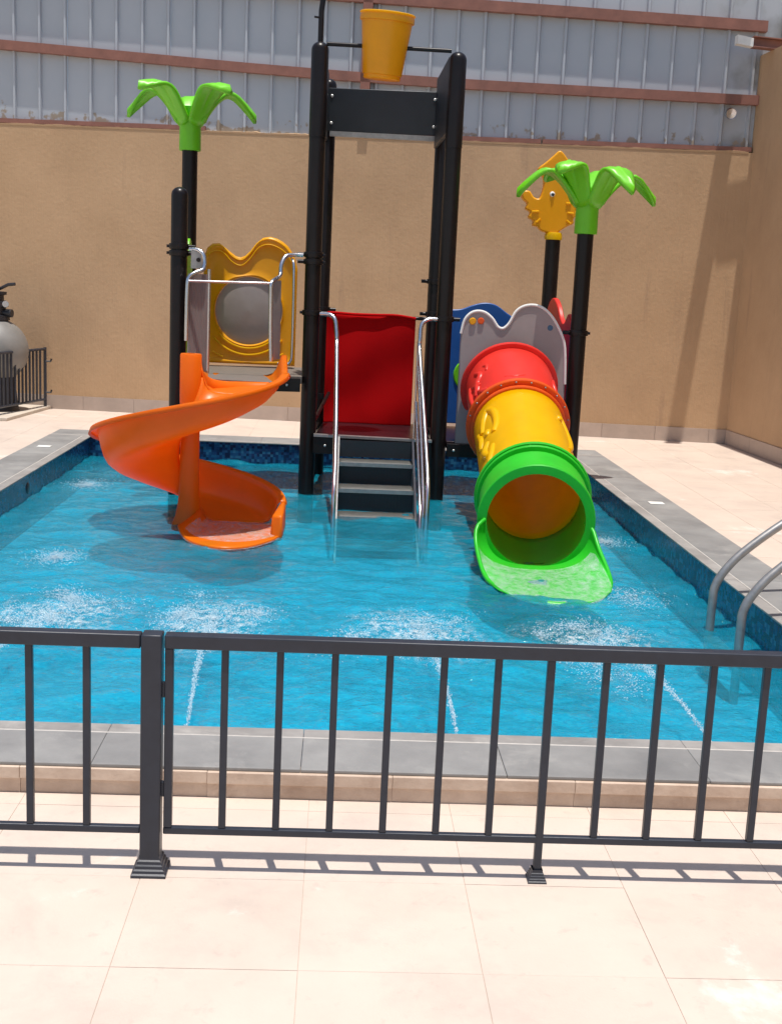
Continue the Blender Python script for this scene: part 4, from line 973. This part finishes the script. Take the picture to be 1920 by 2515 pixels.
# ------------------------------------------------------------------ spray, splash and froth
OCT = np.array([(1, 0, 0), (-1, 0, 0), (0, 1, 0), (0, -1, 0), (0, 0, 1), (0, 0, -1)], float)
OF = np.array([(0, 2, 4), (2, 1, 4), (1, 3, 4), (3, 0, 4), (2, 0, 5), (1, 2, 5), (3, 1, 5), (0, 3, 5)])
def drops(name, C, Rr, flat=1.0):
    n = len(C); V = (C[:, None, :] + OCT[None] * Rr[:, None, None] * np.array([1, 1, flat])).reshape(-1, 3)
    F_ = (OF[None] + (np.arange(n) * 6)[:, None, None]).reshape(-1, 3)
    me = bpy.data.meshes.new(name); me.from_pydata(V.tolist(), [], F_.tolist()); me.materials.append(MT['foam'])
    me.polygons.foreach_set('use_smooth', [True] * len(me.polygons))
    o = bpy.data.objects.new(name, me); COL.objects.link(o); return o
jl = ['leftmost spray jet, splashing left of the spiral slide', 'spray jet landing in front of the orange spiral slide', 'spray jet landing in front of the stairs', 'rightmost spray jet, landing in front of the green chute']
src = [(-1.38, 3.97), (-.495, 3.97), (.475, 3.97), (1.42, 3.97)]
for k, (lx, ly) in enumerate(JETS):
    sx_, sy_ = src[k]; e = empty('water_jet', jl[k], 'water jet', (sx_, sy_, .02), 'spray jets along the near pool edge')
    n = 1500; t = rng.uniform(0, 1, n) ** .9; sp = .003 + .016 * t ** 1.6
    # parabola from the nozzle under the coping to the landing spot
    px = sx_ + (lx - sx_) * t + rng.normal(0, 1, n) * sp; py = sy_ + (ly - sy_) * t + rng.normal(0, 1, n) * sp * 1.2
    pz = -.03 + .95 * .55 * 4 * .22 * t * (1 - t) * 1.0 - .06 * t + rng.normal(0, 1, n) * sp
    pz = np.maximum(pz, WZ)
    o = drops('stream', np.stack([px, py, pz], -1), rng.uniform(.0014, .0040, n)); o.parent = e; o.matrix_parent_inverse = e.matrix_world.inverted()
    m_ = 4200; rr = np.abs(rng.normal(0, 1, m_)); th = rng.uniform(0, 2 * PI, m_); clump = (16 * rng.random(m_) ** 1.7).astype(int); cxs = rng.normal(0, .13, 16); cys = rng.normal(0, .22, 16)
    px = lx + cxs[clump] + .085 * rr * np.cos(th); py = ly + cys[clump] + .12 * rr * np.sin(th)
    hgt = rng.exponential(.028, m_) * np.exp(-((px - lx) / .2) ** 2 - ((py - ly) / .3) ** 2); pz = WZ + .004 + hgt
    o = drops('splash', np.stack([px, py, pz], -1), rng.uniform(.0010, .0040, m_) * (.8 + .6 * rng.random(m_)), .7); o.parent = e; o.matrix_parent_inverse = e.matrix_world.inverted()
    rr_ = np.random.default_rng(k); P = [[(math.cos(2 * PI * a / 30) * r, math.sin(2 * PI * a / 30) * r, (1 - r) ** 2 * .012 + .004 * math.sin(a * 2.2 + r * 9)) for a in range(31)] for r in np.linspace(.01, 1, 9)]
    o = build('foam', MB().grid(P), 'churn'); o.scale = ((.50, .36, .44, .52)[k], (.55, .70, .62, .5)[k], 1); o.rotation_euler.z = (.3, -.2, .5, -.5)[k]; o.location = (lx, ly, WZ + .009); bpy.context.view_layer.update(); o.parent = e; o.matrix_parent_inverse = e.matrix_world.inverted()
for fx, fy, lab in FROTH:
    m_ = 1100; rr = np.abs(rng.normal(0, 1, m_)); th = rng.uniform(0, 2 * PI, m_)
    px = np.clip(fx + .10 * rr * np.cos(th), PX0 + .02, PX1 - .02); py = fy + .13 * rr * np.sin(th)
    o = drops('froth_patch', np.stack([px, py, WZ + .002 + rng.exponential(.006, m_)], -1), rng.uniform(.002, .006, m_), .4)
    tag(o, lab, 'froth', 'froth patches over the pool inlets')
# foam film where the water runs off the slides
def film(cx, cy, sx, sy, n, lab):
    px = cx + rng.normal(0, 1, n) * sx; py = cy + rng.normal(0, 1, n) * sy
    o = drops('foam_film', np.stack([px, py, np.full(n, WZ + .003)], -1), rng.uniform(.001, .0032, n), .3); tag(o, lab, 'foam')
film(1.28, 6.62, .17, .13, 1500, 'specks of foam at the tip of the green chute')
film(-.72, 7.60, .17, .07, 1500, 'foam at the foot of the orange spiral slide')
